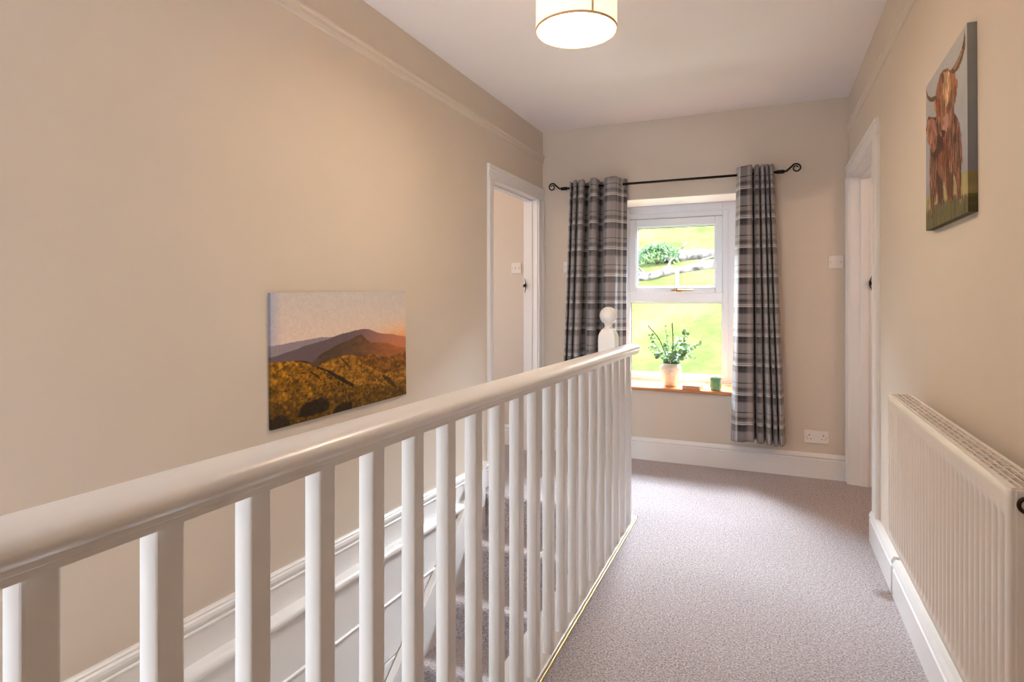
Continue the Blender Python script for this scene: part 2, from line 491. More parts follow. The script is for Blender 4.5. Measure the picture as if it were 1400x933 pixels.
# right doorway
d = struct(empty('door_2', (XR, 3.9, 0)))
mb = MB()
arch_vertical(mb, XR, -1, 3.405, -1, 0.13, 0.0, 2.0)
arch_vertical(mb, XR, -1, 4.375, 1, 0.072, 0.0, 2.0)
arch_head(mb, XR, -1, 3.275, 4.447, 1.995, 0.085)
mb.build('architrave', M['white'], d)
mb = MB()
mb.box(XR, 0.632, 3.40, 3.415, 0, 2.0); mb.box(XR, 0.632, 4.365, 4.38, 0, 2.0); mb.box(XR, 0.632, 3.40, 4.38, 1.988, 2.0)
mb.box(0.555, 0.60, 4.352, 4.365, 0, 1.988); mb.box(0.555, 0.60, 3.415, 3.427, 0, 1.988); mb.box(0.555, 0.60, 3.427, 4.352, 1.976, 1.988)
mb.build('lining', M['white'], d, bevel=0.0015)
iron_latch(d, 0.604, 4.352, 1.305, 1)

# ------------------------------------------------------------------ WINDOW
def rect_frame(mb, x0, x1, z0, z1, wl, wr, wb, wt, y0, y1):
    mb.box(x0, x0 + wl, y0, y1, z0, z1); mb.box(x1 - wr, x1, y0, y1, z0, z1)
    mb.box(x0 + wl, x1 - wr, y0, y1, z0, z0 + wb); mb.box(x0 + wl, x1 - wr, y0, y1, z1 - wt, z1)
w1 = struct(empty('window_1', (-0.655, GLZ, WZ0)))
mb = MB()
rect_frame(mb, WX0, WX1, WZ0 + .026, WZ1 - .004, .095, .120, .058, .105, GLZ, 4.85)
mb.box(-1.025, -.31, GLZ, 4.85, 1.18, 1.252)
mb.build('frame', M['upvc'], w1, bevel=0.004)
mb = MB()                                                     # glazing bead of the fixed lower light
rect_frame(mb, -1.026, -.309, .603, 1.181, .008, .008, .008, .008, GLZ + .006, 4.83)
rect_frame(mb, WX0 + .055, WX1 - .075, .56, 1.90, .012, .012, .012, .012, GLZ - .006, GLZ + .001)
mb.build('bead', M['upvc'], w1, bevel=0.003)
mb = MB()
rect_frame(mb, -1.024, -.312, 1.253, 1.846, .052, .050, .046, .060, GLZ - .014, 4.84)
sash = mb.build('casement', M['upvc'], w1, bevel=0.005)
mb = MB(); rect_frame(mb, -.973, -.361, 1.298, 1.787, .009, .009, .009, .009, GLZ - .004, 4.83)
mb.build('casement_bead', M['dark'] if False else M['upvc'], sash, bevel=0.003)
mb = MB(); mb.box(-1.02, -.316, 4.818, 4.822, .609, 1.176); mb.build('pane', M['glass'], w1)
mb = MB(); mb.box(-.966, -.368, 4.818, 4.822, 1.305, 1.780); mb.build('pane', M['glass'], sash)
mb = MB()                                                     # dark gaskets round both panes
rect_frame(mb, -1.019, -.316, .610, 1.174, .004, .004, .004, .004, 4.812, 4.828)
mb.build('gasket', M['dark'], w1)
mb = MB(); rect_frame(mb, -.965, -.369, 1.306, 1.779, .004, .004, .004, .004, 4.812, 4.828); mb.build('gasket', M['dark'], sash)
mb = MB()
mb.box(-.655, -.615, GLZ - .026, GLZ - .014, 1.262, 1.288)
mb.tube([(-.635, GLZ - .026, 1.275), (-.635, GLZ - .045, 1.275), (-.625, GLZ - .05, 1.274), (-.57, GLZ - .048, 1.272), (-.525, GLZ - .046, 1.270)], [.009, .008, .008, .006, .005], 10)
mb.tube([(-.66, GLZ - .02, 1.275), (-.695, GLZ - .026, 1.273)], [.008, .004], 10)
mb.build('window_handle', M['gilt'], sash)
mb = MB()
sx0, sx1 = WX0 + .001, WX1 - .001
prof = [(GLZ - .001, WZ0), (4.432, WZ0), (4.425, WZ0 + .005), (4.425, WZ0 + .019), (4.432, WZ0 + .025), (GLZ - .001, WZ0 + .025)]
mb.prism_x(prof, sx0, sx1)
mb.build('window_sill', M['pine'], w1, bevel=0.002)

# unseen stairwell window behind the viewpoint, assumed from cool light on the balusters
w2 = struct(empty('window_2', (-1.2, YB - .2, BZ0)))
mb = MB(); rect_frame(mb, BX0, BX1, BZ0, BZ1, .06, .06, .06, .06, YB - .22, YB - .15)
mb.box(BX0 + .06, BX1 - .06, YB - .22, YB - .15, 1.45, 1.51)
mb.build('frame', M['upvc'], w2, bevel=0.004)
mb = MB(); mb.box(BX0 + .06, BX1 - .06, YB - .187, YB - .183, BZ0 + .06, BZ1 - .06); mb.build('pane', M['glass'], w2)
w3 = struct(empty('window_3_added', (-3.45, 3.25, .75)))  # unseen window added to let daylight into the left room
mb = MB()
for a, b_, c, d_ in [(2.75, 2.81, .75, 2.0), (3.69, 3.75, .75, 2.0), (2.81, 3.69, .75, .81), (2.81, 3.69, 1.94, 2.0)]:
    mb.box(-3.47, -3.41, a, b_, c, d_)
mb.build('frame', M['upvc'], w3, bevel=0.004)
mb = MB(); mb.box(-3.442, -3.438, 2.81, 3.69, .81, 1.94); mb.build('pane', M['glass'], w3)

# ------------------------------------------------------------------ STAIRS
RISE, GOING, Y0 = 0.2, 0.26, 3.25
st = empty('staircase', (-1.2, 3.27, 0))
tag(st, 'grey carpeted staircase with white side boards dropping away behind the balusters', 'staircase')
def step_mesh(k):
    yb = Y0 - GOING * (k - 1) + .02 if k else Y0 + .03      # back of this tread = face of the riser above
    yn, z = Y0 - GOING * k, -RISE * k
    r = .022
    prof = [(yb, z)] + [(yn + r - r * math.sin(a), z - r + r * math.cos(a)) for a in [i * PI / 8 for i in range(9)]]
    prof += [(yn + .022, z - 2 * r), (yn + .020, z - RISE), (yn + .05, z - RISE), (yn + .05, z - 2.2 * r), (yb, z - 2.2 * r)]
    m_ = MB(); m_.prism_x(prof, -1.578, XS - .002)
    return m_
for k in range(13):
    step_mesh(k).build('step', M['carpet'], st)
mb = MB()
def string_board(mb, xa, xb, up):
    ys = [3.24, 0.0]
    def zt(y): return up + (y - Y0) * RISE / GOING
    top = [(3.24, zt(3.24)), (-.05, zt(-.05))]
    mb.prism_x([(3.24, zt(3.24) - .0), (3.24, zt(3.24) - .46), (0.1, zt(.1) - .46), (-.05, zt(-.05) - .3), (-.05, zt(-.05))], xa, xb)
    # rounded cap on the top edge
    mb.prism_x([(3.24, zt(3.24) + .012), (3.24, zt(3.24) - .016), (-.05, zt(-.05) - .016), (-.05, zt(-.05) + .012)], xa, xb + .008)
string_board(mb, -1.608, -1.580, 0.21)
mb.build('string_board', M['white'], st, bevel=0.004)

# ------------------------------------------------------------------ BALUSTRADE
bal = empty('balustrade', (-0.677, 1.5, 0))
tag(bal, 'white painted landing balustrade with square balusters and ball topped newel beside the stairwell', 'balustrade')
BXC, BW, BD = -0.677, 0.034, 0.036
def rail_bottom(y): return .942 - .0117 * (y - .47)
SRL = .0117
prof = [(-.036, .004), (-.036, 0), (.036, 0), (.036, .008), (.041, .011), (.041, .017), (.046, .021), (.049, .027), (.048, .034), (.043, .041), (.034, .046),
        (.020, .049), (0, .050), (-.020, .049), (-.034, .046), (-.043, .041), (-.048, .034), (-.049, .027), (-.046, .021), (-.041, .017), (-.041, .011), (-.036, .008)]
mb = MB()
rings = []
for y, s in [(-.25, 1), (3.205, 1), (3.216, .985), (3.222, .94)]:
    zb = rail_bottom(y)
    rings.append([(BXC + a * s, y, zb + .025 + (b - .025) * s) for a, b in prof])
mb.loft(rings)
hr = mb.build('handrail', M['white'], bal)
for p in hr.data.polygons: p.use_smooth = len(p.vertices) == 4
hr.modifiers.new('wn', 'WEIGHTED_NORMAL')
es = hr.modifiers.new('es', 'EDGE_SPLIT'); es.split_angle = math.radians(38)
hr.modifiers.move(1, 0)
first = None
for k in range(-4, 20):
    y = .47 + .1385 * k + BD / 2
    if k >= 17: y = .47 + .1385 * 17 + (k - 17) * .133 + BD / 2
    h = rail_bottom(y) + .004
    mb = MB(); mb.box(BXC - BW / 2, BXC + BW / 2, y - BD / 2, y + BD / 2, .012, h)
    mb.build('baluster', M['white'], bal, origin=(BXC, y, .012), bevel=0.0035, seg=2)
mb = MB(); mb.box(XS - .006, -.656, -.25, 3.215, -.0, .016)
mb.build('base_rail', M['white'], bal, bevel=0.004)
mb = MB()
NX, NY, NS = -.779, 3.10, .045
mb.box(NX - NS, NX + NS, NY - NS, NY + NS, -.30, .985)
# rounded shoulders: square blending to the circular neck
rings = []
def sqcirc(t, r, z, n=32):
    out = []
    for i in range(n):
        a = 2 * PI * i / n + PI / 4
        c, s = math.cos(a), math.sin(a); m_ = max(abs(c), abs(s))
        q = (1 - t) / m_ + t
        out.append((NX + c * r * q, NY + s * r * q, z))
    return out
for t, r, z in [(0, .045, .985), (0, .0445, 1.0), (.05, .043, 1.015), (.15, .040, 1.026), (.3, .036, 1.034), (.35, .0355, 1.040), (.6, .034, 1.043), (1, .031, 1.046)]:
    rings.append(sqcirc(t, r, z))
mb.loft(rings)
npst = mb.build('newel_post', M['white'], bal, bevel=0.003)
mb = MB()
bc, br = 1.117, .047
prof = [(.030, 1.045), (.024, 1.050), (.020, 1.058), (.021, 1.066)] + [(br * math.sin(a), bc - br * math.cos(a)) for a in [.48 + i * (PI - .48) / 18 for i in range(18)]] + [(.001, bc + br)]
mb.lathe(prof, (NX, NY, 0), 36)
mb.build('ball_finial', M['white'], npst)
mb = MB(); mb.box(NX + NS - .005, BXC - .03, NY - .03, NY + .03, .905, .945)
mb.build('rail_block', M['white'], bal, bevel=0.004)
mb = MB(); mb.box(-.6555, -.6495, -.25, 3.225, -.01, .008)
struct(mb.build('trim_carpet_edging', M['brass'], bevel=0.002))

# ------------------------------------------------------------------ CEILING LAMP
LX, LY, LZ, LR, LHH = -.651, 2.105, 2.205, .150, .24
lamp = empty('ceiling_lamp', (LX, LY, H))
tag(lamp, 'lit cream drum lampshade with white diffuser hanging under the ceiling', 'lamp')
mb = MB()
mb.lathe([(LR, LZ), (LR, LZ + LHH), (LR - .003, LZ + LHH), (LR - .003, LZ)], (LX, LY, 0), 64)
mb.f = [f for f in mb.f if len(f) == 4]; mb.sm = [True] * len(mb.f)
n = 64; o = 0
for i in range(n):
    j = (i + 1) % n; mb.face((3 * n + i, 3 * n + j, j, i))
sh = mb.build('lamp_shade', M['shade'], lamp)
for zc in (LZ, LZ + LHH - .008):
    mb = MB(); mb.lathe([(LR + .0015, zc), (LR + .0015, zc + .008), (LR - .004, zc + .008), (LR - .004, zc)], (LX, LY, 0), 64)
    mb.f = [f for f in mb.f if len(f) == 4]; mb.sm = [False] * len(mb.f)
    for i in range(n):
        j = (i + 1) % n; mb.face((3 * n + i, 3 * n + j, j, i))
    mb.build('shade_trim', M['shade_trim'], sh)
# the seam faces the viewpoint, a little right of the middle
vx, vy = -LX, -LY; a0 = math.atan2(vy, vx) + math.radians(22)
mb = MB()
Mx = Matrix.Translation((LX, LY, 0)) @ Matrix.Rotation(a0, 4, 'Z')
mb.box(LR, LR + .0012, -.004, .004, LZ + .008, LZ + LHH - .008, Mx)
mb.build('shade_seam', M['shade_trim'], sh)
mb = MB(); mb.lathe([(LR - .004, LZ + .004), (LR - .004, LZ + .007)], (LX, LY, 0), 64, smooth=False)
mb.build('diffuser', M['diffuser'], lamp)
mb = MB(); mb.lathe([(.045, H - .022), (.05, H - .012), (.05, H)], (LX, LY, 0), 32)
mb.lathe([(.006, LZ + LHH - .02), (.006, H - .02)], (LX, LY, 0), 12)
for a in (0, 2 * PI / 3, 4 * PI / 3):
    mb.tube([(LX, LY, LZ + LHH - .012), (LX + (LR - .003) * math.cos(a), LY + (LR - .003) * math.sin(a), LZ + LHH - .006)], .0025, 8)
mb.build('ceiling_rose', M['plastic'], lamp)

# ------------------------------------------------------------------ RADIATOR
RXF, RXB, RY0, RY1, RZ0, RZ1 = .392, .452, 1.298, 2.425, .375, .873
rad = empty('radiator', (.44, (RY0 + RY1) / 2, RZ0))
tag(rad, 'white fluted panel radiator with slotted top grille mounted on the right wall', 'radiator')
mb = MB()
nfl = 32; pitch = (RY1 - RY0 - .03) / nfl
ys = []
for i in range(nfl * 8 + 1): ys.append(RY0 + .015 + pitch * i / 8)
ys = [RY0, RY0 + .004] + ys + [RY1 - .004, RY1]
zs = [RZ0, RZ0 + .004, RZ0 + .016, RZ0 + .022, RZ0 + .030, RZ0 + .042, RZ1 - .075, RZ1 - .060, RZ1 - .050, RZ1 - .042, RZ1 - .02, RZ1 - .004, RZ1]
def wz(z):
    a = min(1, max(0, (z - RZ0 - .016) / .022)); b = min(1, max(0, (RZ1 - .045 - z) / .025))
    s = lambda q: q * q * (3 - 2 * q)
    return s(a) * s(b)
grid = []
for y in ys:
    ph = ((y - RY0 - .015) / pitch) % 1.0
    q = 0.0
    if RY0 + .015 < y < RY1 - .015:
        d_ = abs(ph - .5)                        # groove in the middle of each pitch
        q = 1 if d_ < .16 else max(0, 1 - (d_ - .16) / .14)
        q = q * q * (3 - 2 * q)
    row = []
    for z in zs:
        e = .004 if (y in (RY0, RY1) or z in (RZ0, RZ1)) else 0
        row.append((RXF + e + .013 * q * wz(z), y, z))
    grid.append(row)
o = 0
for r in grid: mb.v += r
nz = len(zs)
for i in range(len(ys) - 1):
    for j in range(nz - 1):
        mb.face((i * nz + j, i * nz + j + 1, (i + 1) * nz + j + 1, (i + 1) * nz + j), True)
# back of the pressed panel
o = len(mb.v); mb.v += [(RXF + .016, y, z) for y in (RY0, RY1) for z in (RZ0, RZ1)]
mb.face((o, o + 1, o + 3, o + 2))
top = [i * nz + nz - 1 for i in range(len(ys))]; bot = [i * nz for i in range(len(ys))]
mb.face(top + [o + 3, o + 1]); mb.face(bot[::-1] + [o, o + 2])
mb.face([j for j in range(nz)] + [o + 1, o]); e0 = (len(ys) - 1) * nz
mb.face([e0 + j for j in range(nz)][::-1] + [o + 2, o + 3])
front = mb.build('front_panel', M['enamel'], rad)
mb = MB(); mb.box(RXB - .010, RXB, RY0 + .01, RY1 - .01, RZ0, RZ1 - .014); mb.build('back_panel', M['enamel'], rad, bevel=0.003)
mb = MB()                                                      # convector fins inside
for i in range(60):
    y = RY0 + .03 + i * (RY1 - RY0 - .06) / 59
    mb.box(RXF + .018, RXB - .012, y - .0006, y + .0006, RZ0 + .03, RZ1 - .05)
mb.build('fins', M['fin_shade'], rad)
mb = MB()
gx0, gx1 = RXF + .008, RXB + .004
zt0, zt1 = RZ1 - .003, RZ1 + .003
nb = 4
for i in range(nb + 1):
    xx = gx0 + (gx1 - gx0) * i / nb
    w_ = .0045 if i in (0, nb) else .0016
    mb.box(xx - w_, xx + w_, RY0 + .002, RY1 - .002, zt0, zt1)
for r in range(nb):
    xa, xb = gx0 + (gx1 - gx0) * r / nb, gx0 + (gx1 - gx0) * (r + 1) / nb
    m_ = 22
    for i in range(m_ + 1):
        y = RY0 + .006 + (RY1 - RY0 - .012) * min(1, max(0, (i + (.5 if r % 2 else 0)) / m_))
        mb.box(xa, xb, y - .0028, y + .0028, zt0, zt1 - .0008)
grl = mb.build('top_grille', M['enamel'], rad)
mb = MB()
for y0_, y1_ in ((RY0 - .003, RY0 + .003), (RY1 - .003, RY1 + .003)):
    mb2 = MB(); mb2.box(RXF + .009, RXB + .004, y0_, y1_, RZ0 + .012, RZ1 + .001)
    sp_ = mb2.build('side_panel', M['enamel'], rad, bevel=0.003)
mb = MB(); cx, cz = .4165, RZ1 - .024
tor = []
for i in range(28):
    a = 2 * PI * i / 28
    tor.append([(cx + (.0125 + .0035 * math.cos(b)) * math.cos(a), RY0 - .006 + .004 * math.sin(b), cz + (.0125 + .0035 * math.cos(b)) * math.sin(a)) for b in [2 * PI * j / 10 for j in range(10)]])
mb.loft(tor + [tor[0]], caps=False, smooth=True)
mb.build('vent_plug', M['bronze'], rad)
mb = MB(); mb.box(RXB, XR, RY0 + .18, RY0 + .21, RZ0 + .05, RZ1 - .06); mb.build('wall_bracket', M['enamel'], rad)
mb = MB(); mb.box(RXB, XR, RY1 - .21, RY1 - .18, RZ0 + .05, RZ1 - .06); mb.build('wall_bracket', M['enamel'], rad)
# short pipe standing in the gap of the skirting
pipe = MB()
pipe.tube([(XR - .001, 2.8175, .135), (.488, 2.8175, .135), (.486, 2.8175, .128), (.486, 2.8175, 0.0)], .0065, 12)
pp = pipe.build('water_pipe', M['enamel'], origin=(.486, 2.8175, 0)); tag(pp, 'short cream pipe standing in the narrow gap in the skirting board beyond the radiator', 'pipe')

# ------------------------------------------------------------------ SWITCHES AND SOCKET
def switch(x, y, z, label, gangs=2, face=-1):
    t = empty('light_switch', (x, y, z))
    tag(t, label, 'light switch')
    mb = MB(); mb.box(x - .043, x + .043, y - .009, y, z - .043, z + .043); mb.build('plate', M['plastic'], t, bevel=0.003)
    for i in range(gangs):
        c = x + (i - (gangs - 1) / 2) * .026
        mb = MB()
        mb.loft([[(c - .007, y - .012, z - .014), (c + .007, y - .012, z - .014), (c + .007, y - .015, z + .014), (c - .007, y - .015, z + .014)],
                 [(c - .007, y - .008, z - .014), (c + .007, y - .008, z - .014), (c + .007, y - .008, z + .014), (c - .007, y - .008, z + .014)]])
        mb.build('rocker', M['plastic'], t, bevel=0.0012)
    for sx in (-.030, .030):
        mb = MB(); mb.lathe([(.003, y - .0095), (.003, y - .006)], (x + sx, 0, z), 12, axis='y', smooth=False)
        mb.build('screw', M['metal_ring'], t)
    return t
p = on_y(1142.5, 358.5, YE); switch(p.x, YE, p.z, 'white light switch on the window wall right of the curtains, near the right doorway', 1)
p = on_y(706.3, 367, YE); switch(p.x, YE, p.z, 'white two rocker light switch on the dim wall seen through the left doorway', 2)
p = on_y(776, 365.5, YE); switch(p.x + .012, YE, p.z, 'white light switch mostly hidden behind the left curtain edge', 1)

p = on_y(1116, 597.5, YE)
so = empty('power_socket', (p.x, YE, p.z))
tag(so, 'white double power socket low on the window wall above the skirting board', 'power socket')
x, z = p.x, p.z
mb = MB(); mb.box(x - .073, x + .073, YE - .010, YE, z - .043, z + .043); mb.build('plate', M['plastic'], so, bevel=0.003)
for s in (-1, 1):
    mb = MB(); mb.box(x + s * .016 - .0065, x + s * .016 + .0065, YE - .014, YE - .008, z + .012, z + .030); mb.build('rocker', M['plastic'], so, bevel=0.001)
    cx = x + s * .043
    mb = MB()
    mb.box(cx - .0025, cx + .0025, YE - .0105, YE - .006, z + .006, z + .016)
    mb.box(cx - .014, cx - .007, YE - .0105, YE - .006, z - .016, z - .012)
    mb.box(cx + .007, cx + .014, YE - .0105, YE - .006, z - .016, z - .012)
    mb.build('pin_slots', M['dark'], so)
    mb = MB(); mb.lathe([(.003, YE - .0106), (.003, YE - .006)], (x + s * .060, 0, z), 12, axis='y', smooth=False); mb.build('screw', M['metal_ring'], so)

# ------------------------------------------------------------------ CURTAIN POLE AND CURTAINS
YR, ZR = 4.355, 2.063
rod = empty('curtain_pole', (-.68, YR, ZR))
tag(rod, 'black iron curtain pole with curled ends across the top of the window', 'curtain pole')
xl, xr = -1.455, .095
mb = MB(); mb.tube([(xl, YR, ZR), (xr, YR, ZR)], .0085, 14); mb.build('pole', M['iron'], rod)
def finial(xe, s):
    mb = MB()
    mb.tube([(xe - s * .035, YR, ZR), (xe - s * .030, YR, ZR), (xe + s * .012, YR, ZR), (xe + s * .018, YR, ZR)], [.010, .013, .013, .008], 14)
    pts = [(xe + s * .012, YR, ZR), (xe + s * .030, YR, ZR + .004), (xe + s * .048, YR, ZR + .020), (xe + s * .066, YR, ZR + .036)]
    cx_, cz_ = xe + s * .088, ZR + .018
    r0 = .030
    for i in range(26):
        a = math.radians(128) - math.radians(470) * i / 25
        r = r0 * (1 - .62 * i / 25)
        pts.append((cx_ + s * r * math.cos(a), YR, cz_ + r * math.sin(a)))
    rr = [.0065] * 4 + [.006 - .0022 * i / 25 for i in range(26)]
    mb.tube(pts, rr, 10)
    mb.build('curled_finial', M['iron'], rod)
finial(xl, -1); finial(xr, 1)
for bx in (-1.372, .012):
    mb = MB(); mb.tube([(bx, YE - .004, ZR - .005), (bx, YR, ZR - .014)], .006, 10)
    mb.lathe([(.022, YE - .006), (.022, YE)], (bx, 0, ZR - .005), 20, axis='y', smooth=False)
    mb.lathe([(.014, -.006), (.014, .006)], (bx, YR, ZR), 18, axis='x', smooth=False)
    mb.build('bracket', M['iron'], rod)

def catmull(P, n):
    out = []
    for i in range(len(P) - 1):
        p0, p1, p2, p3 = P[max(i - 1, 0)], P[i], P[i + 1], P[min(i + 2, len(P) - 1)]
        for k in range(n):
            t = k / n
            out.append(0.5 * ((2 * p1) + (-p0 + p2) * t + (2 * p0 - 5 * p1 + 4 * p2 - p3) * t * t + (-p0 + 3 * p1 - 3 * p2 + p3) * t ** 3))
    out.append(P[-1].copy())
    return out

def curtain(plan, botshift, label, vphase, uphase, ztop=2.108, zbot=.235, seed=1):
    P = [Vector((on_y(px, 300, y).x, y, 0)) for px, y in plan]
    C = catmull(P, 10)
    s = [0.0]
    for a, b in zip(C[:-1], C[1:]): s.append(s[-1] + (b - a).length)
    nzs = 60
    me_v, me_f, uvs = [], [], []
    x0, x1 = C[0].x, C[-1].x
    for j in range(nzs + 1):
        t = j / nzs; z = ztop + (zbot - ztop) * t
        for i, c in enumerate(C):
            f = (c.x - x0) / (x1 - x0)
            # cloth opens out and softens towards the hem
            dx = (botshift[0] * (1 - f) + botshift[1] * f) * t ** 1.1
            amp = 1 + .10 * t
            wob = .007 * t * mnoise.noise(Vector((f * 9 + seed * 3.1, t * 3.0, seed)))
            y = YR + (c.y - YR) * amp + wob
            y = min(y, YE - .024)
            hem = (.012 * mnoise.noise(Vector((f * 6, seed * 2.3, 0))) - .012 * math.sin(f * 7 + seed)) * t ** 6
            topw = (.004 * math.sin(s[i] * 40)) * (1 - t) ** 10
            me_v.append((c.x + dx + .5 * wob, y, z + hem + topw))
            uvs.append((s[i] + uphase, (ztop - z) + vphase))
    n = len(C)
    for j in range(nzs):
        for i in range(n - 1):
            me_f.append((j * n + i, j * n + i + 1, (j + 1) * n + i + 1, (j + 1) * n + i))
    base = Vector(((x0 + x1) / 2, YR, zbot))
    me = bpy.data.meshes.new('curtain')
    me.from_pydata([tuple(Vector(v) - base) for v in me_v], [], me_f)
    me.polygons.foreach_set('use_smooth', [True] * len(me_f))
    ul = me.uv_layers.new(name='cloth')
    for lp in me.loops: ul.data[lp.index].uv = uvs[lp.vertex_index]
    me.materials.append(M['plaid'])
    ob = bpy.data.objects.new('curtain', me); col.objects.link(ob)
    ob.location = base; ob['_w'] = list(base)
    sd_ = ob.modifiers.new('cloth', 'SOLIDIFY'); sd_.thickness = .003; sd_.offset = 0
    tag(ob, label, 'curtain')
    # eyelets where the cloth crosses the pole
    for a, b in zip(C[:-1], C[1:]):
        if (a.y - YR) * (b.y - YR) < 0:
            q = a.lerp(b, (YR - a.y) / (b.y - a.y)); d_ = (b - a).normalized(); nrm = Vector((-d_.y, d_.x, 0))
            ring = []
            for i in range(20):
                an = 2 * PI * i / 20
                ctr = Vector((q.x, q.y, ZR)) + (d_ * math.cos(an) + Vector((0, 0, 1)) * math.sin(an)) * .021
                rad_ = (d_ * math.cos(an) + Vector((0, 0, 1)) * math.sin(an))
                ring.append([tuple(ctr + (rad_ * math.cos(bb) * .005 + nrm * math.sin(bb) * .004)) for bb in [2 * PI * k / 8 for k in range(8)]])
            e = MB(); e.loft(ring + [ring[0]], caps=False, smooth=True); e.build('eyelet', M['metal_ring'], ob)
    return ob
Fy, By = 4.278, 4.422
curtain([(779, 4.39), (780.3, 4.31), (783, 4.40), (785, Fy + .01), (788, Fy + .01), (789.6, 4.40), (792, Fy), (797, Fy), (799.5, 4.36), (801, By), (805, By), (808, Fy - .004), (815.5, Fy - .004), (818.5, 4.35), (820.5, By), (825, By), (828.5, Fy - .008), (840, Fy - .008), (846, 4.315), (857.5, 4.395)],
        (-.070, -.012), 'grey tartan curtain hanging at the left side of the window', .083, .0, seed=1)
curtain([(1007, 4.385), (1009, 4.335), (1012, Fy), (1020, Fy - .008), (1027, Fy), (1029, 4.36), (1030.5, By), (1032, Fy + .02), (1036.5, Fy + .01), (1038.4, 4.36), (1039.3, By), (1040.6, Fy + .02), (1044.4, Fy + .01), (1046, By), (1047.4, Fy + .01), (1050.2, Fy + .01), (1051.8, By), (1053, Fy + .01), (1056, Fy + .01), (1058, 4.39)],
        (-.036, .074), 'grey tartan curtain hanging at the right side of the window', .062, .031, seed=2)

# ------------------------------------------------------------------ PICTURES
def fbm(X, Y, sc, seed=0, oct_=4):
    r = np.random.default_rng(seed); out = np.zeros_like(X); amp, tot = 1.0, 0.0
    for o_ in range(oct_):
        n_ = 64; g = r.random((n_, n_))
        xs_, ys_ = X * sc * 2 ** o_, Y * sc * 2 ** o_
        xi, yi = np.floor(xs_).astype(int), np.floor(ys_).astype(int); fx, fy = xs_ - xi, ys_ - yi
        fx, fy = fx * fx * (3 - 2 * fx), fy * fy * (3 - 2 * fy)
        a = g[xi % n_, yi % n_]; b_ = g[(xi + 1) % n_, yi % n_]; c = g[xi % n_, (yi + 1) % n_]; d_ = g[(xi + 1) % n_, (yi + 1) % n_]
        out += amp * ((a * (1 - fx) + b_ * fx) * (1 - fy) + (c * (1 - fx) + d_ * fx) * fy); tot += amp; amp *= .5
    return out / tot

def inside(X, Y, poly):
    m_ = np.zeros(X.shape, bool); n_ = len(poly)
    for i in range(n_):
        (x1_, y1_), (x2_, y2_) = poly[i], poly[(i + 1) % n_]
        if y1_ == y2_: continue
        c = ((y1_ > Y) != (y2_ > Y)) & (X < (x2_ - x1_) * (Y - y1_) / (y2_ - y1_) + x1_)
        m_ ^= c
    return m_

def canvas(name, label, corners, thick_dir, thick, painter, nx, ny, edge_tint, loc):
    """corners TL, TR, BR, BL of the printed face; painter gets (s, t) grids in 0..1, t downward, and returns sRGB 0..255"""
    TL, TR, BR, BL = [Vector(c) for c in corners]
    root = empty(name, loc); tag(root, label, 'picture')
    S, T = np.meshgrid(np.linspace(0, 1, nx + 1), np.linspace(0, 1, ny + 1), indexing='ij')
    rgb = np.clip(painter(S, T), 0, 255) / 255
    rgb = np.where(rgb <= .04045, rgb / 12.92, ((rgb + .055) / 1.055) ** 2.4)
    m_ = MB()
    for i in range(nx + 1):
        for j in range(ny + 1):
            s, t = S[i, j], T[i, j]
            m_.v.append(tuple((TL * (1 - s) + TR * s) * (1 - t) + (BL * (1 - s) + BR * s) * t))
    for i in range(nx):
        for j in range(ny):
            a = i * (ny + 1) + j
            m_.face((a, a + 1, a + ny + 2, a + ny + 1))
    ob = m_.build('printed_face', M['picture'], root)
    at = ob.data.color_attributes.new('picture', 'FLOAT_COLOR', 'POINT')
    buf = np.ones((len(m_.v), 4), np.float32); buf[:, :3] = rgb.reshape(-1, 3)
    at.data.foreach_set('color', buf.ravel())
    D = Vector(thick_dir); pts = np.array(m_.v).reshape(nx + 1, ny + 1, 3); cl = rgb
    e = MB(); ec = []
    for line, lc_ in ((pts[:, 0], cl[:, 1]), (pts[-1], cl[-2]), (pts[::-1, -1], cl[::-1, -2]), (pts[0, ::-1], cl[1, ::-1])):
        o = len(e.v); k_ = len(line)
        for q_, c_ in zip(line, lc_):
            e.v += [tuple(q_), tuple(Vector(q_) + D * thick)]; ec += [c_ * edge_tint, c_ * edge_tint]
        for i in range(k_ - 1): e.face((o + 2 * i, o + 2 * i + 2, o + 2 * i + 3, o + 2 * i + 1))
    o = len(e.v); e.v += [tuple(c_ + D * thick) for c_ in (TL, TR, BR, BL)]; ec += [np.array((.2, .2, .2))] * 4
    e.face((o + 3, o + 2, o + 1, o))
    eo = e.build('canvas_edge', M['picture'], root)
    at = eo.data.color_attributes.new('picture', 'FLOAT_COLOR', 'POINT')
    buf = np.ones((len(e.v), 4), np.float32); buf[:, :3] = np.array(ec); at.data.foreach_set('color', buf.ravel())
    return root

def mixc(base, mask, colr, soft=None):
    k = mask.astype(float) if soft is None else soft
    k = k[..., None] if k.ndim == 2 else k
    return base * (1 - k) + np.asarray(colr, float) * k

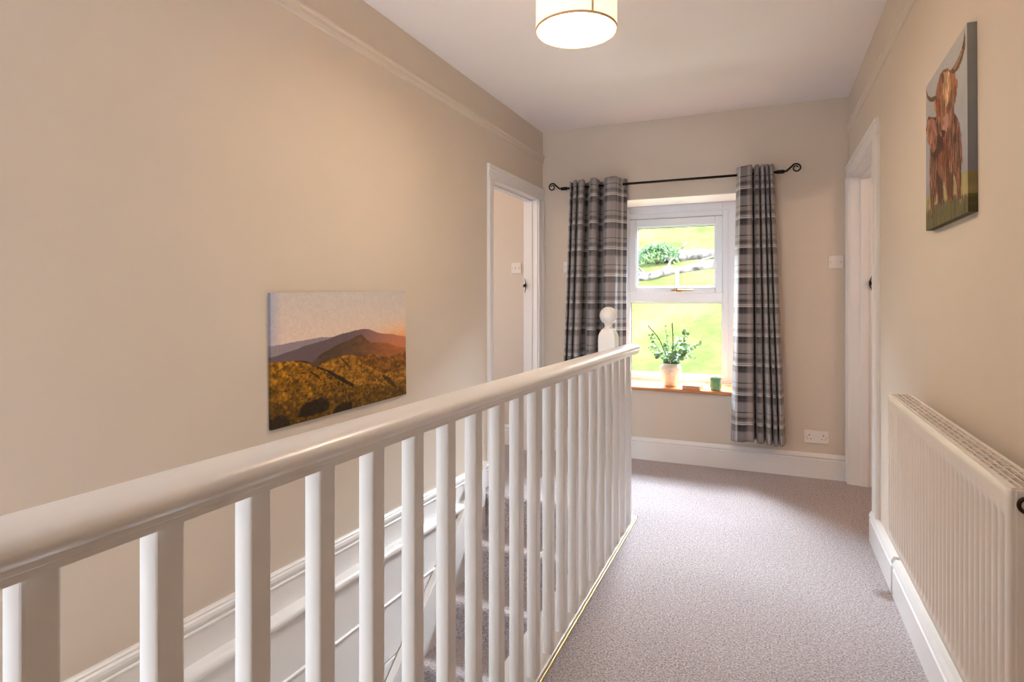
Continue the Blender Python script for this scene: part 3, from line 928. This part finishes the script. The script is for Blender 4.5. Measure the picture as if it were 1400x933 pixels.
def landscape(S, T):
    X, Y = 113 + S * 722, 112 + T * 640            # picture units
    n1 = fbm(S, T, 9, 1); n2 = fbm(S, T, 40, 2, 3); n3 = fbm(S, T * 2, 24, 3, 4)
    g = np.clip((Y - 110) / 260, 0, 1)[..., None]
    img = np.array((206, 198, 194)) * (1 - g) + np.array((232, 208, 192)) * g
    img = mixc(img, None, (150, 160, 200), np.clip(1 - (X - 113) / 45, 0, 1) * .5)
    glow = np.exp(-(((X - 830) / 190) ** 2 + ((Y - 385) / 70) ** 2))
    img = mixc(img, None, (255, 206, 150), glow * .85)
    def below(pts, wob=6, seed=5):
        xs_, ys_ = zip(*pts); r_ = np.interp(X, xs_, ys_) + wob * (fbm(S, S * 0 + .3, 14, seed) - .5) * 2
        return Y > r_
    img = mixc(img, below([(100, 362), (200, 352), (330, 345), (420, 352), (500, 390), (840, 420)], 4, 4), (152, 138, 146))
    hz = np.clip((X - 480) / 300, 0, 1)[..., None]
    ridge = below([(100, 415), (170, 398), (290, 372), (430, 340), (540, 323), (590, 328), (640, 352), (740, 372), (840, 398)], 5, 6)
    c = np.array((110, 92, 96)) * (1 - hz) + np.array((188, 128, 106)) * hz
    img = np.where(ridge[..., None], c, img)
    peak = below([(100, 700), (285, 470), (340, 425), (400, 395), (480, 372), (545, 350), (570, 375), (600, 402), (700, 420), (840, 470)], 6, 7)
    c = np.array((92, 70, 52)) * (1 - hz) + np.array((150, 92, 48)) * hz
    c = c * (.8 + .4 * n3[..., None])
    img = np.where(peak[..., None], c, img)
    slope = below([(100, 640), (310, 492), (345, 470), (430, 458), (500, 456), (540, 500), (600, 545), (690, 600), (840, 560)], 5, 8)
    c = np.array((158, 108, 28)) * (.55 + .75 * n3[..., None])
    img = np.where(slope[..., None], c, img)
    rslope = below([(100, 900), (520, 470), (600, 470), (700, 505), (840, 480)], 6, 9) & (X > 520)
    c = np.array((124, 80, 24)) * (.6 + .7 * n3[..., None])
    img = np.where((rslope & ~slope)[..., None], c, img)
    fore = below([(100, 436), (160, 440), (240, 448), (300, 485), (380, 545), (490, 625), (620, 640), (720, 690), (840, 655)], 8, 10)
    c = np.array((150, 102, 18)) * (.45 + .95 * n2[..., None]) * (1.15 - .45 * np.clip((Y - 450) / 300, 0, 1)[..., None])
    img = np.where(fore[..., None], c, img)
    def crag(p0, p1, w, col_, seed):
        (xa, ya), (xb, yb) = p0, p1
        t = np.clip(((X - xa) * (xb - xa) + (Y - ya) * (yb - ya)) / ((xb - xa) ** 2 + (yb - ya) ** 2), 0, 1)
        d_ = np.hypot(X - xa - t * (xb - xa), Y - ya - t * (yb - ya)) + 10 * (n1 - .5)
        return mixc(img, None, col_, np.clip((w * (1 - .6 * abs(t - .5)) - d_) / 4, 0, 1) * .9)
    img = crag((312, 492), (370, 528), 7, (50, 36, 14), 1); img = crag((372, 530), (492, 625), 10, (38, 26, 10), 2)
    img = crag((425, 462), (470, 512), 7, (70, 48, 16), 3); img = crag((530, 520), (690, 660), 7, (104, 72, 18), 4)
    img = crag((680, 610), (760, 690), 14, (62, 44, 12), 5); img = crag((235, 450), (285, 470), 9, (48, 34, 14), 6)
    img = crag((280, 510), (320, 550), 8, (58, 40, 12), 6)
    def blob(cx_, cy_, rx, ry, col_, k=.95):
        d_ = np.hypot((X - cx_) / rx, (Y - cy_) / ry) + 1.1 * (n1 - .5)
        return mixc(img, None, col_, np.clip((1 - d_) * 5, 0, 1) * k)
    img = blob(295, 695, 92, 48, (38, 26, 8)); img = blob(440, 735, 48, 32, (42, 30, 8)); img = blob(150, 740, 40, 70, (36, 28, 14), .8)
    sp_ = fore & (n2 > .66) & (fbm(S, T, 6, 12) > .5)
    img = mixc(img, sp_, (52, 36, 10), sp_ * .7)
    img = mixc(img, None, (214, 120, 70), np.exp(-(((X - 800) / 190) ** 2 + ((Y - 430) / 80) ** 2)) * .5)
    n4 = fbm(S * 1.4, T, 60, 33, 3)[..., None]
    img = np.where((fore | slope | rslope)[..., None], img * (.55 + .9 * n4), img * (.96 + .08 * n4))
    return img
XF = XL + .012
lc = [on_x(369.5, 400.5, XF), on_x(554, 397.5, XF), on_x(555.5, 539, XF), on_x(373, 588.5, XF)]
lc[3].y = lc[0].y + .006
canvas('landscape_canvas', 'moorland sunset landscape print on unframed canvas on the left wall', lc, (-1, 0, 0), .013, landscape, 440, 256, .45, (XL, 2.02, .74))

CXF = XR - .021
TLc, TRc, BRc, BLc = on_x(1266, 119.5, CXF), on_x(1322, 31, CXF), on_x(1323.5, 290, CXF), on_x(1266, 316, CXF)
def cow(S, T):
    P = (np.asarray(TLc)[None, None] * (1 - S[..., None]) + np.asarray(TRc)[None, None] * S[..., None]) * (1 - T[..., None]) + \
        (np.asarray(BLc)[None, None] * (1 - S[..., None]) + np.asarray(BRc)[None, None] * S[..., None]) * T[..., None]
    # work in the sketch units the shapes below were measured in
    dx, dy, dz = P[..., 0], P[..., 1], P[..., 2] - CAM_H
    fw = -SA * dx + CA * dy; rt = CA * dx + SA * dy
    X = (700 + F_PX * rt / fw - 1240) * 3.009; Y = (HOR - F_PX * dz / fw - 20) * 3.009
    n1 = fbm(S, T, 8, 21); n2 = fbm(S * 3, T * .6, 22, 22); hair = np.clip((fbm(S * 5, T * .7, 26, 23, 4) - .5) * 1.7 + .5, 0, 1)
    g = np.clip(Y / 720, 0, 1)[..., None]
    img = np.array((190, 190, 184)) * (1 - g) + np.array((150, 148, 158)) * g
    img = img * (.95 + .1 * n1[..., None])
    field = Y > np.interp(X, [70, 110, 200, 290], [755, 735, 660, 630]) + 20 * (n1 - .5)
    img = np.where(field[..., None], np.array((172, 158, 108)) * (.8 + .4 * n1[..., None]), img)
    turf = Y > np.interp(X, [70, 110, 200, 290], [830, 790, 740, 745]) + 40 * (n2 - .5)
    img = np.where(turf[..., None], np.array((114, 103, 70)) * (.5 + .9 * n2[..., None]), img)
    W = 8 * (hair - .5)
    def put(poly, col_, var=.5, tex=None):
        m_ = inside(X + W, Y + W, poly); tx = hair if tex is None else tex
        c = np.array(col_)[None, None] * (1 - var / 2 + var * tx[..., None])
        return np.where(m_[..., None], c, img)
    body = [(98, 430), (140, 405), (190, 398), (212, 432), (224, 500), (228, 600), (220, 640), (224, 755), (208, 765), (202, 690), (192, 655), (190, 765), (168, 780), (163, 730), (155, 690), (150, 690), (148, 780), (128, 795), (124, 730), (114, 790), (100, 838), (95, 770), (92, 650), (95, 540)]
    img = put(body, (116, 78, 60), 1.3)
    img = put([(125, 500), (170, 515), (185, 600), (160, 640), (120, 600)], (112, 66, 44), 1.3)
    img = put([(120, 640), (150, 690), (148, 770), (130, 785), (122, 720)], (88, 54, 38), 1.0)
    img = put([(160, 640), (190, 655), (188, 755), (170, 770)], (100, 62, 42), 1.0)
    img = put([(110, 480), (150, 500), (150, 560), (120, 590), (108, 560)], (84, 46, 30), .7)
    calf = [(79, 462), (84, 445), (100, 424), (118, 436), (126, 492), (120, 550), (108, 572), (98, 556), (84, 520)]
    img = put([(76, 470), (90, 420), (120, 425), (134, 500), (128, 570), (106, 590)], (74, 46, 34), .7)
    img = put(calf, (152, 104, 84), 1.0)
    img = put([(98, 535), (110, 530), (112, 560), (104, 570)], (120, 84, 72), .3)
    head = [(138, 240), (150, 226), (166, 220), (186, 232), (200, 246), (206, 290), (200, 345), (192, 400), (180, 450), (166, 490), (152, 514), (140, 500), (136, 450), (122, 415), (112, 380), (118, 330), (128, 275)]
    img = put(head, (134, 92, 68), 1.2)
    img = put([(150, 235), (178, 238), (182, 300), (170, 360), (158, 390), (148, 320)], (186, 148, 110), 1.1)
    img = put([(118, 345), (138, 350), (140, 430), (126, 415)], (120, 70, 42), .8)
    img = put([(192, 250), (208, 270), (204, 340), (190, 330)], (140, 86, 52), .8)
    img = put([(148, 425), (168, 405), (170, 450), (162, 482), (146, 480)], (176, 134, 118), .4)
    img = put([(140, 474), (160, 478), (156, 506), (146, 508)], (66, 38, 28), .4)
    W = W * .2
    img = put([(180, 230), (192, 214), (210, 182), (226, 138), (233, 100), (237, 66), (240, 96), (239, 135), (228, 182), (212, 222), (196, 242), (186, 246)], (112, 78, 52), .5, n1)
    img = put([(190, 222), (212, 182), (226, 140), (230, 145), (216, 190), (198, 228)], (168, 128, 92), .4, n1)
    img = put([(78, 306), (82, 318), (88, 334), (100, 342), (118, 332), (124, 346), (108, 360), (92, 358), (82, 342)], (108, 80, 58), .5, n1)
    gr = (Y > 730) & (n2 > .52) & (Y > 780 + 120 * (fbm(S, T * 0, 20, 31) - .55))
    img = mixc(img, gr, (96, 90, 52), gr * .7)
    return img
canvas('highland_cow_canvas', 'long horned shaggy brown cow and calf print on unframed canvas on the right wall', [TLc, TRc, BRc, BLc], (1, 0, 0), .021, cow, 240, 300, .62, (XR, 2.08, 1.43))

# ------------------------------------------------------------------ THINGS ON THE WINDOW SILL
SZ = WZ0 + .025
VX, VY = -.668, 4.572
mb = MB()
vp = [(.001, 0), (.044, 0), (.048, .004), (.055, .03), (.067, .07), (.078, .105), (.0805, .125), (.077, .145), (.066, .158), (.056, .164), (.056, .170), (.052, .171), (.050, .166), (.058, .155), (.070, .140), (.072, .12), (.058, .06), (.045, .012), (.001, .010)]
mb.lathe([(r, SZ + h) for r, h in vp], (VX, VY, 0), 40)
vase = mb.build('vase', M['ceramic'], origin=(VX, VY, SZ))
tag(vase, 'cream speckled ceramic vase holding leafy sprigs on the window sill', 'vase')

def leaf_disc(mb, c, nrm, along, r, asp=1.0):
    nrm = nrm.normalized(); a = (along - nrm * along.dot(nrm)).normalized(); b = nrm.cross(a)
    o = len(mb.v); n_ = 9
    mb.v.append(tuple(c + a * r + nrm * r * .12))
    for i in range(n_):
        an = 2 * PI * i / n_
        mb.v.append(tuple(c + a * (r + r * math.cos(an)) + b * r * asp * math.sin(an)))
    for i in range(n_): mb.face((o, o + 1 + i, o + 1 + (i + 1) % n_), True)

def sprig(tip, bend, seed, leafr, n, label, bare=False, cat='sprig'):
    r = random.Random(seed)
    base = Vector((VX + (tip[0]) * .05, VY + tip[1] * .05, SZ + .03))
    neck = Vector((VX + tip[0] * .13, VY + tip[1] * .1, SZ + .165))
    end = Vector((VX + tip[0] * 1.05, VY + tip[1], SZ + tip[2] * 1.08))
    mid = neck.lerp(end, .5) + Vector(bend)
    C = catmull([base, neck, mid, end], 8)
    root = empty('bare_twig' if bare else 'eucalyptus_sprig', tuple(base)); tag(root, label, cat, None if bare else 'eucalyptus sprigs in the vase')
    mb = MB(); mb.tube(C, [(.0045 if bare else .0028) - .0016 * i / len(C) for i in range(len(C))], 7)
    mb.build('stem', M['twig' if bare else 'stem'], root, origin=tuple(base))
    if bare:
        m2 = MB()
        for k in range(8):
            q = C[len(C) - 1 - k]; an = r.random() * 6.28
            m2.lathe([(.0005, -.004), (.0035, 0), (.003, .004), (.0005, .007)], tuple(q + Vector((.004 * math.cos(an), .004 * math.sin(an), 0))), 8)
        m2.build('buds', M['twig'], root, origin=tuple(base))
        return root
    n += 5; m2 = MB(); m0 = 6
    for k in range(n):
        i = m0 + int((len(C) - 1 - m0) * (k + .5) / n); q = C[i]
        t = (C[min(i + 1, len(C) - 1)] - C[i - 1]).normalized()
        s_ = t.cross(Vector((0, 0, 1)));  s_ = (s_ if s_.length > .1 else Vector((1, 0, 0))).normalized(); u_ = s_.cross(t)
        a0_ = r.random() * 6.28
        for h in (0, PI):
            d_ = (s_ * math.cos(a0_ + h) + u_ * math.sin(a0_ + h) + t * .45).normalized()
            nr = (t * .6 + Vector((r.uniform(-1, 1), r.uniform(-1.1, .3), r.uniform(-.2, 1)))).normalized()
            sz = leafr * (1.1 - .45 * k / n) * r.uniform(.75, 1.2)
            leaf_disc(m2, q + d_ * .004, nr, d_, sz, r.uniform(.75, 1.0))
    m2.build('leaves', M['euca'], root, origin=tuple(base), fix=False)
    return root
LB = 'green round leaved eucalyptus sprig standing in the cream vase'
sprig((-.14, -.02, .36), (-.02, 0, .02), 1, .017, 9, LB)
sprig((-.15, .01, .27), (-.03, 0, .03), 2, .018, 9, LB)
sprig((-.09, -.05, .22), (-.03, -.01, .02), 3, .018, 8, LB)
sprig((.11, -.03, .39), (.02, 0, .01), 4, .018, 10, LB)
sprig((.06, .02, .34), (.0, 0, .02), 5, .020, 10, LB)
sprig((.21, -.03, .31), (.02, 0, .04), 6, .015, 9, LB)
sprig((.17, .00, .20), (.02, 0, .04), 7, .013, 9, LB)
sprig((.10, -.05, .24), (.02, -.01, .03), 8, .021, 9, LB)
sprig((-.03, -.05, .30), (.0, -.02, .02), 9, .021, 9, LB)
sprig((.03, -.07, .23), (.0, -.02, .03), 10, .020, 8, LB)
sprig((.13, .02, .29), (.02, 0, .02), 13, .018, 9, LB)
sprig((-.045, .02, .43), (.0, 0, .02), 11, .009, 9, LB)
sprig((-.155, -.03, .42), (.015, 0, .03), 21, 0, 0, 'bare dark twig leaning out of the left of the vase', True, 'twig')
sprig((.012, -.02, .44), (.012, 0, .0), 22, 0, 0, 'bare dark twig standing upright in the middle of the vase', True, 'twig')

# green tumbler
CX_, CY_ = -.338, 4.492
def ribbed(r, h, n=72):
    return [(CX_ + r * (1 + .018 * math.cos(i * 2 * PI / n * 24)) * math.cos(2 * PI * i / n), CY_ + r * (1 + .018 * math.cos(i * 2 * PI / n * 24)) * math.sin(2 * PI * i / n), SZ + h) for i in range(n)]
mb = MB()
mb.loft([ribbed(.004, 0), ribbed(.031, 0), ribbed(.035, .004), ribbed(.040, .018), ribbed(.0405, .086), ribbed(.040, .092), ribbed(.036, .092), ribbed(.0355, .02), ribbed(.030, .010), ribbed(.004, .010)], smooth=True)
cup = mb.build('glass_tumbler', M['cup'], origin=(CX_, CY_, SZ)); tag(cup, 'green ribbed glass tumbler at the right end of the window sill', 'tumbler')

# small book lying flat
bk = empty('book', (-.50, 4.49, SZ)); tag(bk, 'small tan book lying flat on the window sill beside the green tumbler', 'book')
Mx = Matrix.Translation((-.498, 4.505, SZ)) @ Matrix.Rotation(math.radians(-7), 4, 'Z')
mb = MB(); mb.box(-.062, .062, -.062, .080, 0, .003, Mx); mb.box(-.062, .062, -.062, .080, .025, .028, Mx); mb.box(-.062, .062, -.064, -.060, 0, .028, Mx)
mb.build('cover', M['book_cover'], bk, bevel=0.001)
mb = MB(); mb.box(-.058, .058, -.060, .077, .003, .025, Mx); mb.build('pages', M['pages'], bk)

# ------------------------------------------------------------------ OUTSIDE
def hill_z(x, y):
    z = -.55 + .27 * max(0, y - 5.2) + .05 * (x + .6)
    return z + .22 * mnoise.noise(Vector((x * .25, y * .25, 0))) + .06 * mnoise.noise(Vector((x * 1.1, y * 1.1, 3)))
mb = MB()
xs = np.linspace(-26, 20, 116); yv = np.concatenate([np.linspace(4.95, 24, 96), np.linspace(24.6, 70, 40)])
for y in yv:
    for x in xs: mb.v.append((x, y, hill_z(x, y)))
nx_ = len(xs)
for j in range(len(yv) - 1):
    for i in range(nx_ - 1):
        mb.face((j * nx_ + i, j * nx_ + i + 1, (j + 1) * nx_ + i + 1, (j + 1) * nx_ + i), True)
struct(mb.build('hillside', M['grass']))

def hit(px, py):
    d_ = ray(px, py); t = 5.0
    while t < 60:
        q = Vector((0, 0, CAM_H)) + d_ * t
        if q.y > 5.0 and q.z <= hill_z(q.x, q.y): return q
        t += .02
    return q

def log(points, radii, label, branches, seed):
    base = [hit(*p_) for p_ in points]
    base = [q + Vector((0, 0, r_ * .75)) for q, r_ in zip(base, radii)]
    C = catmull(base, 14)
    rr = np.interp(np.linspace(0, len(radii) - 1, len(C)), range(len(radii)), radii)
    mb = MB(); o = len(mb.v)
    mb.tube(C, [float(x_) for x_ in rr], 16)
    mb.v = [tuple(Vector(v_) + Vector((mnoise.noise(Vector(v_) * 3.0 + Vector((seed, 0, 0))), mnoise.noise(Vector(v_) * 3.0 + Vector((0, seed, 0))), mnoise.noise(Vector(v_) * 3.0 + Vector((0, 0, seed)))) ) * .07) for v_ in mb.v]
    org = tuple(C[len(C) // 2])
    ob = mb.build('fallen_trunk', M['bark'], origin=org); tag(ob, label, 'fallen tree')
    for f, dv, rad_ in branches:
        q = C[int(f * (len(C) - 1))]; m2 = MB()
        pts = [q, q + Vector(dv) * .5 + Vector((0, 0, .06)), q + Vector(dv)]
        m2.tube(catmull(pts, 5), [rad_ * (1 - .07 * i) for i in range(11)], 9); m2.build('branch', M['bark'], ob, origin=org)
    return ob
log([(905, 360), (930, 357), (955, 354), (992, 352)], [.11, .15, .14, .15], 'pale straight fallen trunk lying higher on the hillside beyond the window',
    [(.3, (.25, -.1, .35), .05), (.65, (.12, .05, .14), .03), (.15, (-.5, .2, .25), .06)], 1)
log([(855, 383), (885, 383), (910, 377), (940, 372), (995, 366)], [.06, .085, .10, .09, .11], 'pale curved fallen trunk lying lower on the hillside beyond the window',
    [(.25, (-.35, -.1, .3), .04), (.5, (.2, .0, .35), .04), (.8, (.4, .1, .25), .04)], 2)

q = hit(899, 361)
rb = random.Random(5)
mb = MB()
for i in range(900):
    a, b_ = rb.random() * 2 * PI, rb.random() * PI / 2
    rr_ = rb.uniform(.5, 1) ** .5
    c = q + Vector((.55 * rr_ * math.cos(a) * math.sin(b_ + .2), .4 * rr_ * math.sin(a) * math.sin(b_ + .2), .03 + .46 * rr_ * math.cos(b_)))
    leaf_disc(mb, c, Vector((rb.uniform(-1, 1), rb.uniform(-1, 0), rb.uniform(0, 1))), Vector((rb.uniform(-1, 1), rb.uniform(-1, 1), rb.uniform(-.5, 1))), rb.uniform(.025, .045), .7)
fol = mb
shr = empty('shrub', tuple(q)); tag(shr, 'low green shrub on the hillside beside the higher fallen trunk', 'shrub')
fol.build('foliage', M['bush'], shr, fix=False)
mb = MB()
for i in range(7):
    a = i * 2 * PI / 7; mb.tube([q - Vector((0, 0, .05)), q + Vector((.12 * math.cos(a), .1 * math.sin(a), .18)), q + Vector((.3 * math.cos(a), .22 * math.sin(a), .34))], [.015, .011, .006], 6)
mb.build('stems', M['stem'], shr)
for k_, (px_, py_, r_) in enumerate([(873, 352, .17), (881, 349, .12), (866, 349, .2), (877, 377, .08)]):
    q = hit(px_, py_); bm = bmesh.new(); bmesh.ops.create_icosphere(bm, subdivisions=3, radius=1)
    mb = MB()
    for v_ in bm.verts:
        n_ = 1 + .35 * mnoise.noise(v_.co * 1.6 + Vector((k_ * 7, 0, 0)))
        mb.v.append((q.x + v_.co.x * r_ * n_ * 1.2, q.y + v_.co.y * r_ * n_, q.z + r_ * .35 + v_.co.z * r_ * n_ * .7))
    bm.verts.ensure_lookup_table()
    for f_ in bm.faces: mb.face([v_.index for v_ in f_.verts], False)
    bm.free()
    rk = mb.build('stone', M['bark'], origin=tuple(q)); tag(rk, ['pale stone in the grass beside the left edge of the shrub', 'small pale stone in the grass close behind the shrub', 'largest pale stone at the far left of the upper window pane', 'smallest pale stone lying just above the lower fallen trunk'][k_], 'stone', 'stones on the hillside')
q = hit(926, 391)
mb = MB(); s_ = .033
mb.loft([[(q.x + a * s_, q.y + b_ * s_, z) for a, b_ in ((-1, -1), (1, -1), (1, 1), (-1, 1))] for z in (q.z - .15, q.z + .40)] + [[(q.x + a * s_ * .3, q.y + b_ * s_ * .3, q.z + .43) for a, b_ in ((-1, -1), (1, -1), (1, 1), (-1, 1))]])
po = mb.build('marker_post', M['post'], origin=(q.x, q.y, q.z), bevel=0.005); tag(po, 'short white post standing on the grass outside the window', 'post')

# ------------------------------------------------------------------ LIGHT
wd = bpy.data.worlds.new('sky'); scene.world = wd; wd.use_nodes = True
nt = wd.node_tree; bg = nt.nodes['Background']
sky = N(nt, 'ShaderNodeTexSky'); sky.sky_type = 'NISHITA'; sky.sun_disc = False
sky.sun_elevation = math.radians(48); sky.sun_rotation = math.radians(120); sky.air_density = 1.0; sky.dust_density = 3.0; sky.ozone_density = 1.0
mxw = N(nt, 'ShaderNodeMix', data_type='RGBA', blend_type='MIX'); mxw.inputs['Factor'].default_value = .55
L(nt, sky.outputs[0], mxw.inputs['A']); mxw.inputs['B'].default_value = (3.6, 3.75, 4.1, 1)     # thin bright cloud veil
L(nt, mxw.outputs['Result'], bg.inputs['Color']); bg.inputs['Strength'].default_value = 0.85
sun = bpy.data.lights.new('sun', 'SUN'); sun.energy = 1.5; sun.angle = math.radians(2); sun.color = (1.0, .95, .87)
so_ = bpy.data.objects.new('sun', sun); col.objects.link(so_)
sdir = Vector((-.62, .25, -.9)).normalized()
so_.rotation_euler = sdir.to_track_quat('-Z', 'Y').to_euler(); so_.location = (10, 0, 15)

def portal(name, loc, direction, sx, sy):
    l = bpy.data.lights.new(name, 'AREA'); l.shape = 'RECTANGLE'; l.size = sx; l.size_y = sy; l.cycles.is_portal = True
    o_ = bpy.data.objects.new(name, l); col.objects.link(o_); o_.location = loc
    o_.rotation_euler = Vector(direction).to_track_quat('-Z', 'Z').to_euler()
portal('daylight_portal', ((WX0 + WX1) / 2, 4.87, (WZ0 + WZ1) / 2), (0, -1, 0), .95, 1.46)
portal('daylight_portal', ((BX0 + BX1) / 2, YB - .31, (BZ0 + BZ1) / 2), (0, 1, 0), BX1 - BX0 + .04, BZ1 - BZ0 + .04)
portal('daylight_portal', (-3.51, 3.25, 1.375), (1, 0, 0), 1.04, 1.29)

def area(name, loc, target, sx, sy, watts, colr):
    l = bpy.data.lights.new(name, 'AREA'); l.shape = 'RECTANGLE'; l.size = sx; l.size_y = sy; l.energy = watts; l.color = colr
    o_ = bpy.data.objects.new(name, l); col.objects.link(o_); o_.location = loc
    o_.rotation_euler = (Vector(target) - Vector(loc)).to_track_quat('-Z', 'Z').to_euler()
    return l
# skylight stand-ins: added area lamps outside the end window and at the stairwell window
area('sky_fill', (-.55, 6.3, 2.85), (-.3, 2.4, 0.1), 2.4, .9, 760, (.80, .89, 1.0))
area('sky_fill', ((BX0 + BX1) / 2, YB - .05, 1.3), (-1.1, .5, 3.0), BX1 - BX0 - .14, BZ1 - BZ0 - .14, 19, (.70, .84, 1.0))
# added area lamp below sill height, imitating ground bounce onto the ceiling
area('bounce_fill', (-.6, 7.2, .12), (-.5, 3.0, 1.7), 3.0, .45, 34, (1.0, .97, .92))
# added lamp low in the stairwell, an upward fill for the ceiling
hl = area('hall_fill', (-1.22, -.25, -1.55), (-1.0, -.1, 2.5), .7, 1.5, 15, (.90, .94, 1.0)); hl.spread = math.radians(110)
lp = bpy.data.lights.new('landing_fill', 'POINT'); lp.energy = 1.3; lp.color = (1, .84, .68); lp.shadow_soft_size = .15  # unseen fill light added behind the viewpoint, without a fixture
lo = bpy.data.objects.new('landing_fill', lp); col.objects.link(lo); lo.location = (-.1, -.55, 2.25)
bl = bpy.data.lights.new('bedroom_fill', 'POINT'); bl.energy = 5; bl.color = (1, .74, .56); bl.shadow_soft_size = .12  # added warm fill brightening the room beyond the left doorway
bo = bpy.data.objects.new('bedroom_fill', bl); col.objects.link(bo); bo.location = (-2.6, 3.2, 2.25)
b2 = bpy.data.objects.new('bedroom_fill', bl.copy()); b2.data.energy = 9; col.objects.link(b2); b2.location = (1.7, 3.1, 2.2)  # second added fill, for the room beyond the right doorway
# ------------------------------------------------------------------ CAMERA AND VIEW
cam = bpy.data.cameras.new('camera'); co = bpy.data.objects.new('camera', cam); col.objects.link(co)
cam.sensor_width = 36; cam.sensor_fit = 'HORIZONTAL'; cam.lens = F_PX / 1400 * 36
cam.shift_y = -(466.5 - HOR) / 1400; cam.clip_start = .02; cam.clip_end = 300
co.location = (0, 0, CAM_H); co.rotation_euler = (PI / 2, 0, YAW)
scene.camera = co
vs = scene.view_settings; vs.view_transform = 'Standard'; vs.look = 'None'; vs.gamma = 1; vs.use_curve_mapping = False; vs.exposure = 1.48
cy = scene.cycles
cy.use_denoising = True; cy.max_bounces = 14; cy.diffuse_bounces = 8; cy.glossy_bounces = 4; cy.transmission_bounces = 8; cy.transparent_max_bounces = 12
cy.sample_clamp_indirect = 6
cy.caustics_reflective = False; cy.caustics_refractive = False
for o_ in bpy.data.objects:
    if '_w' in o_: del o_['_w']
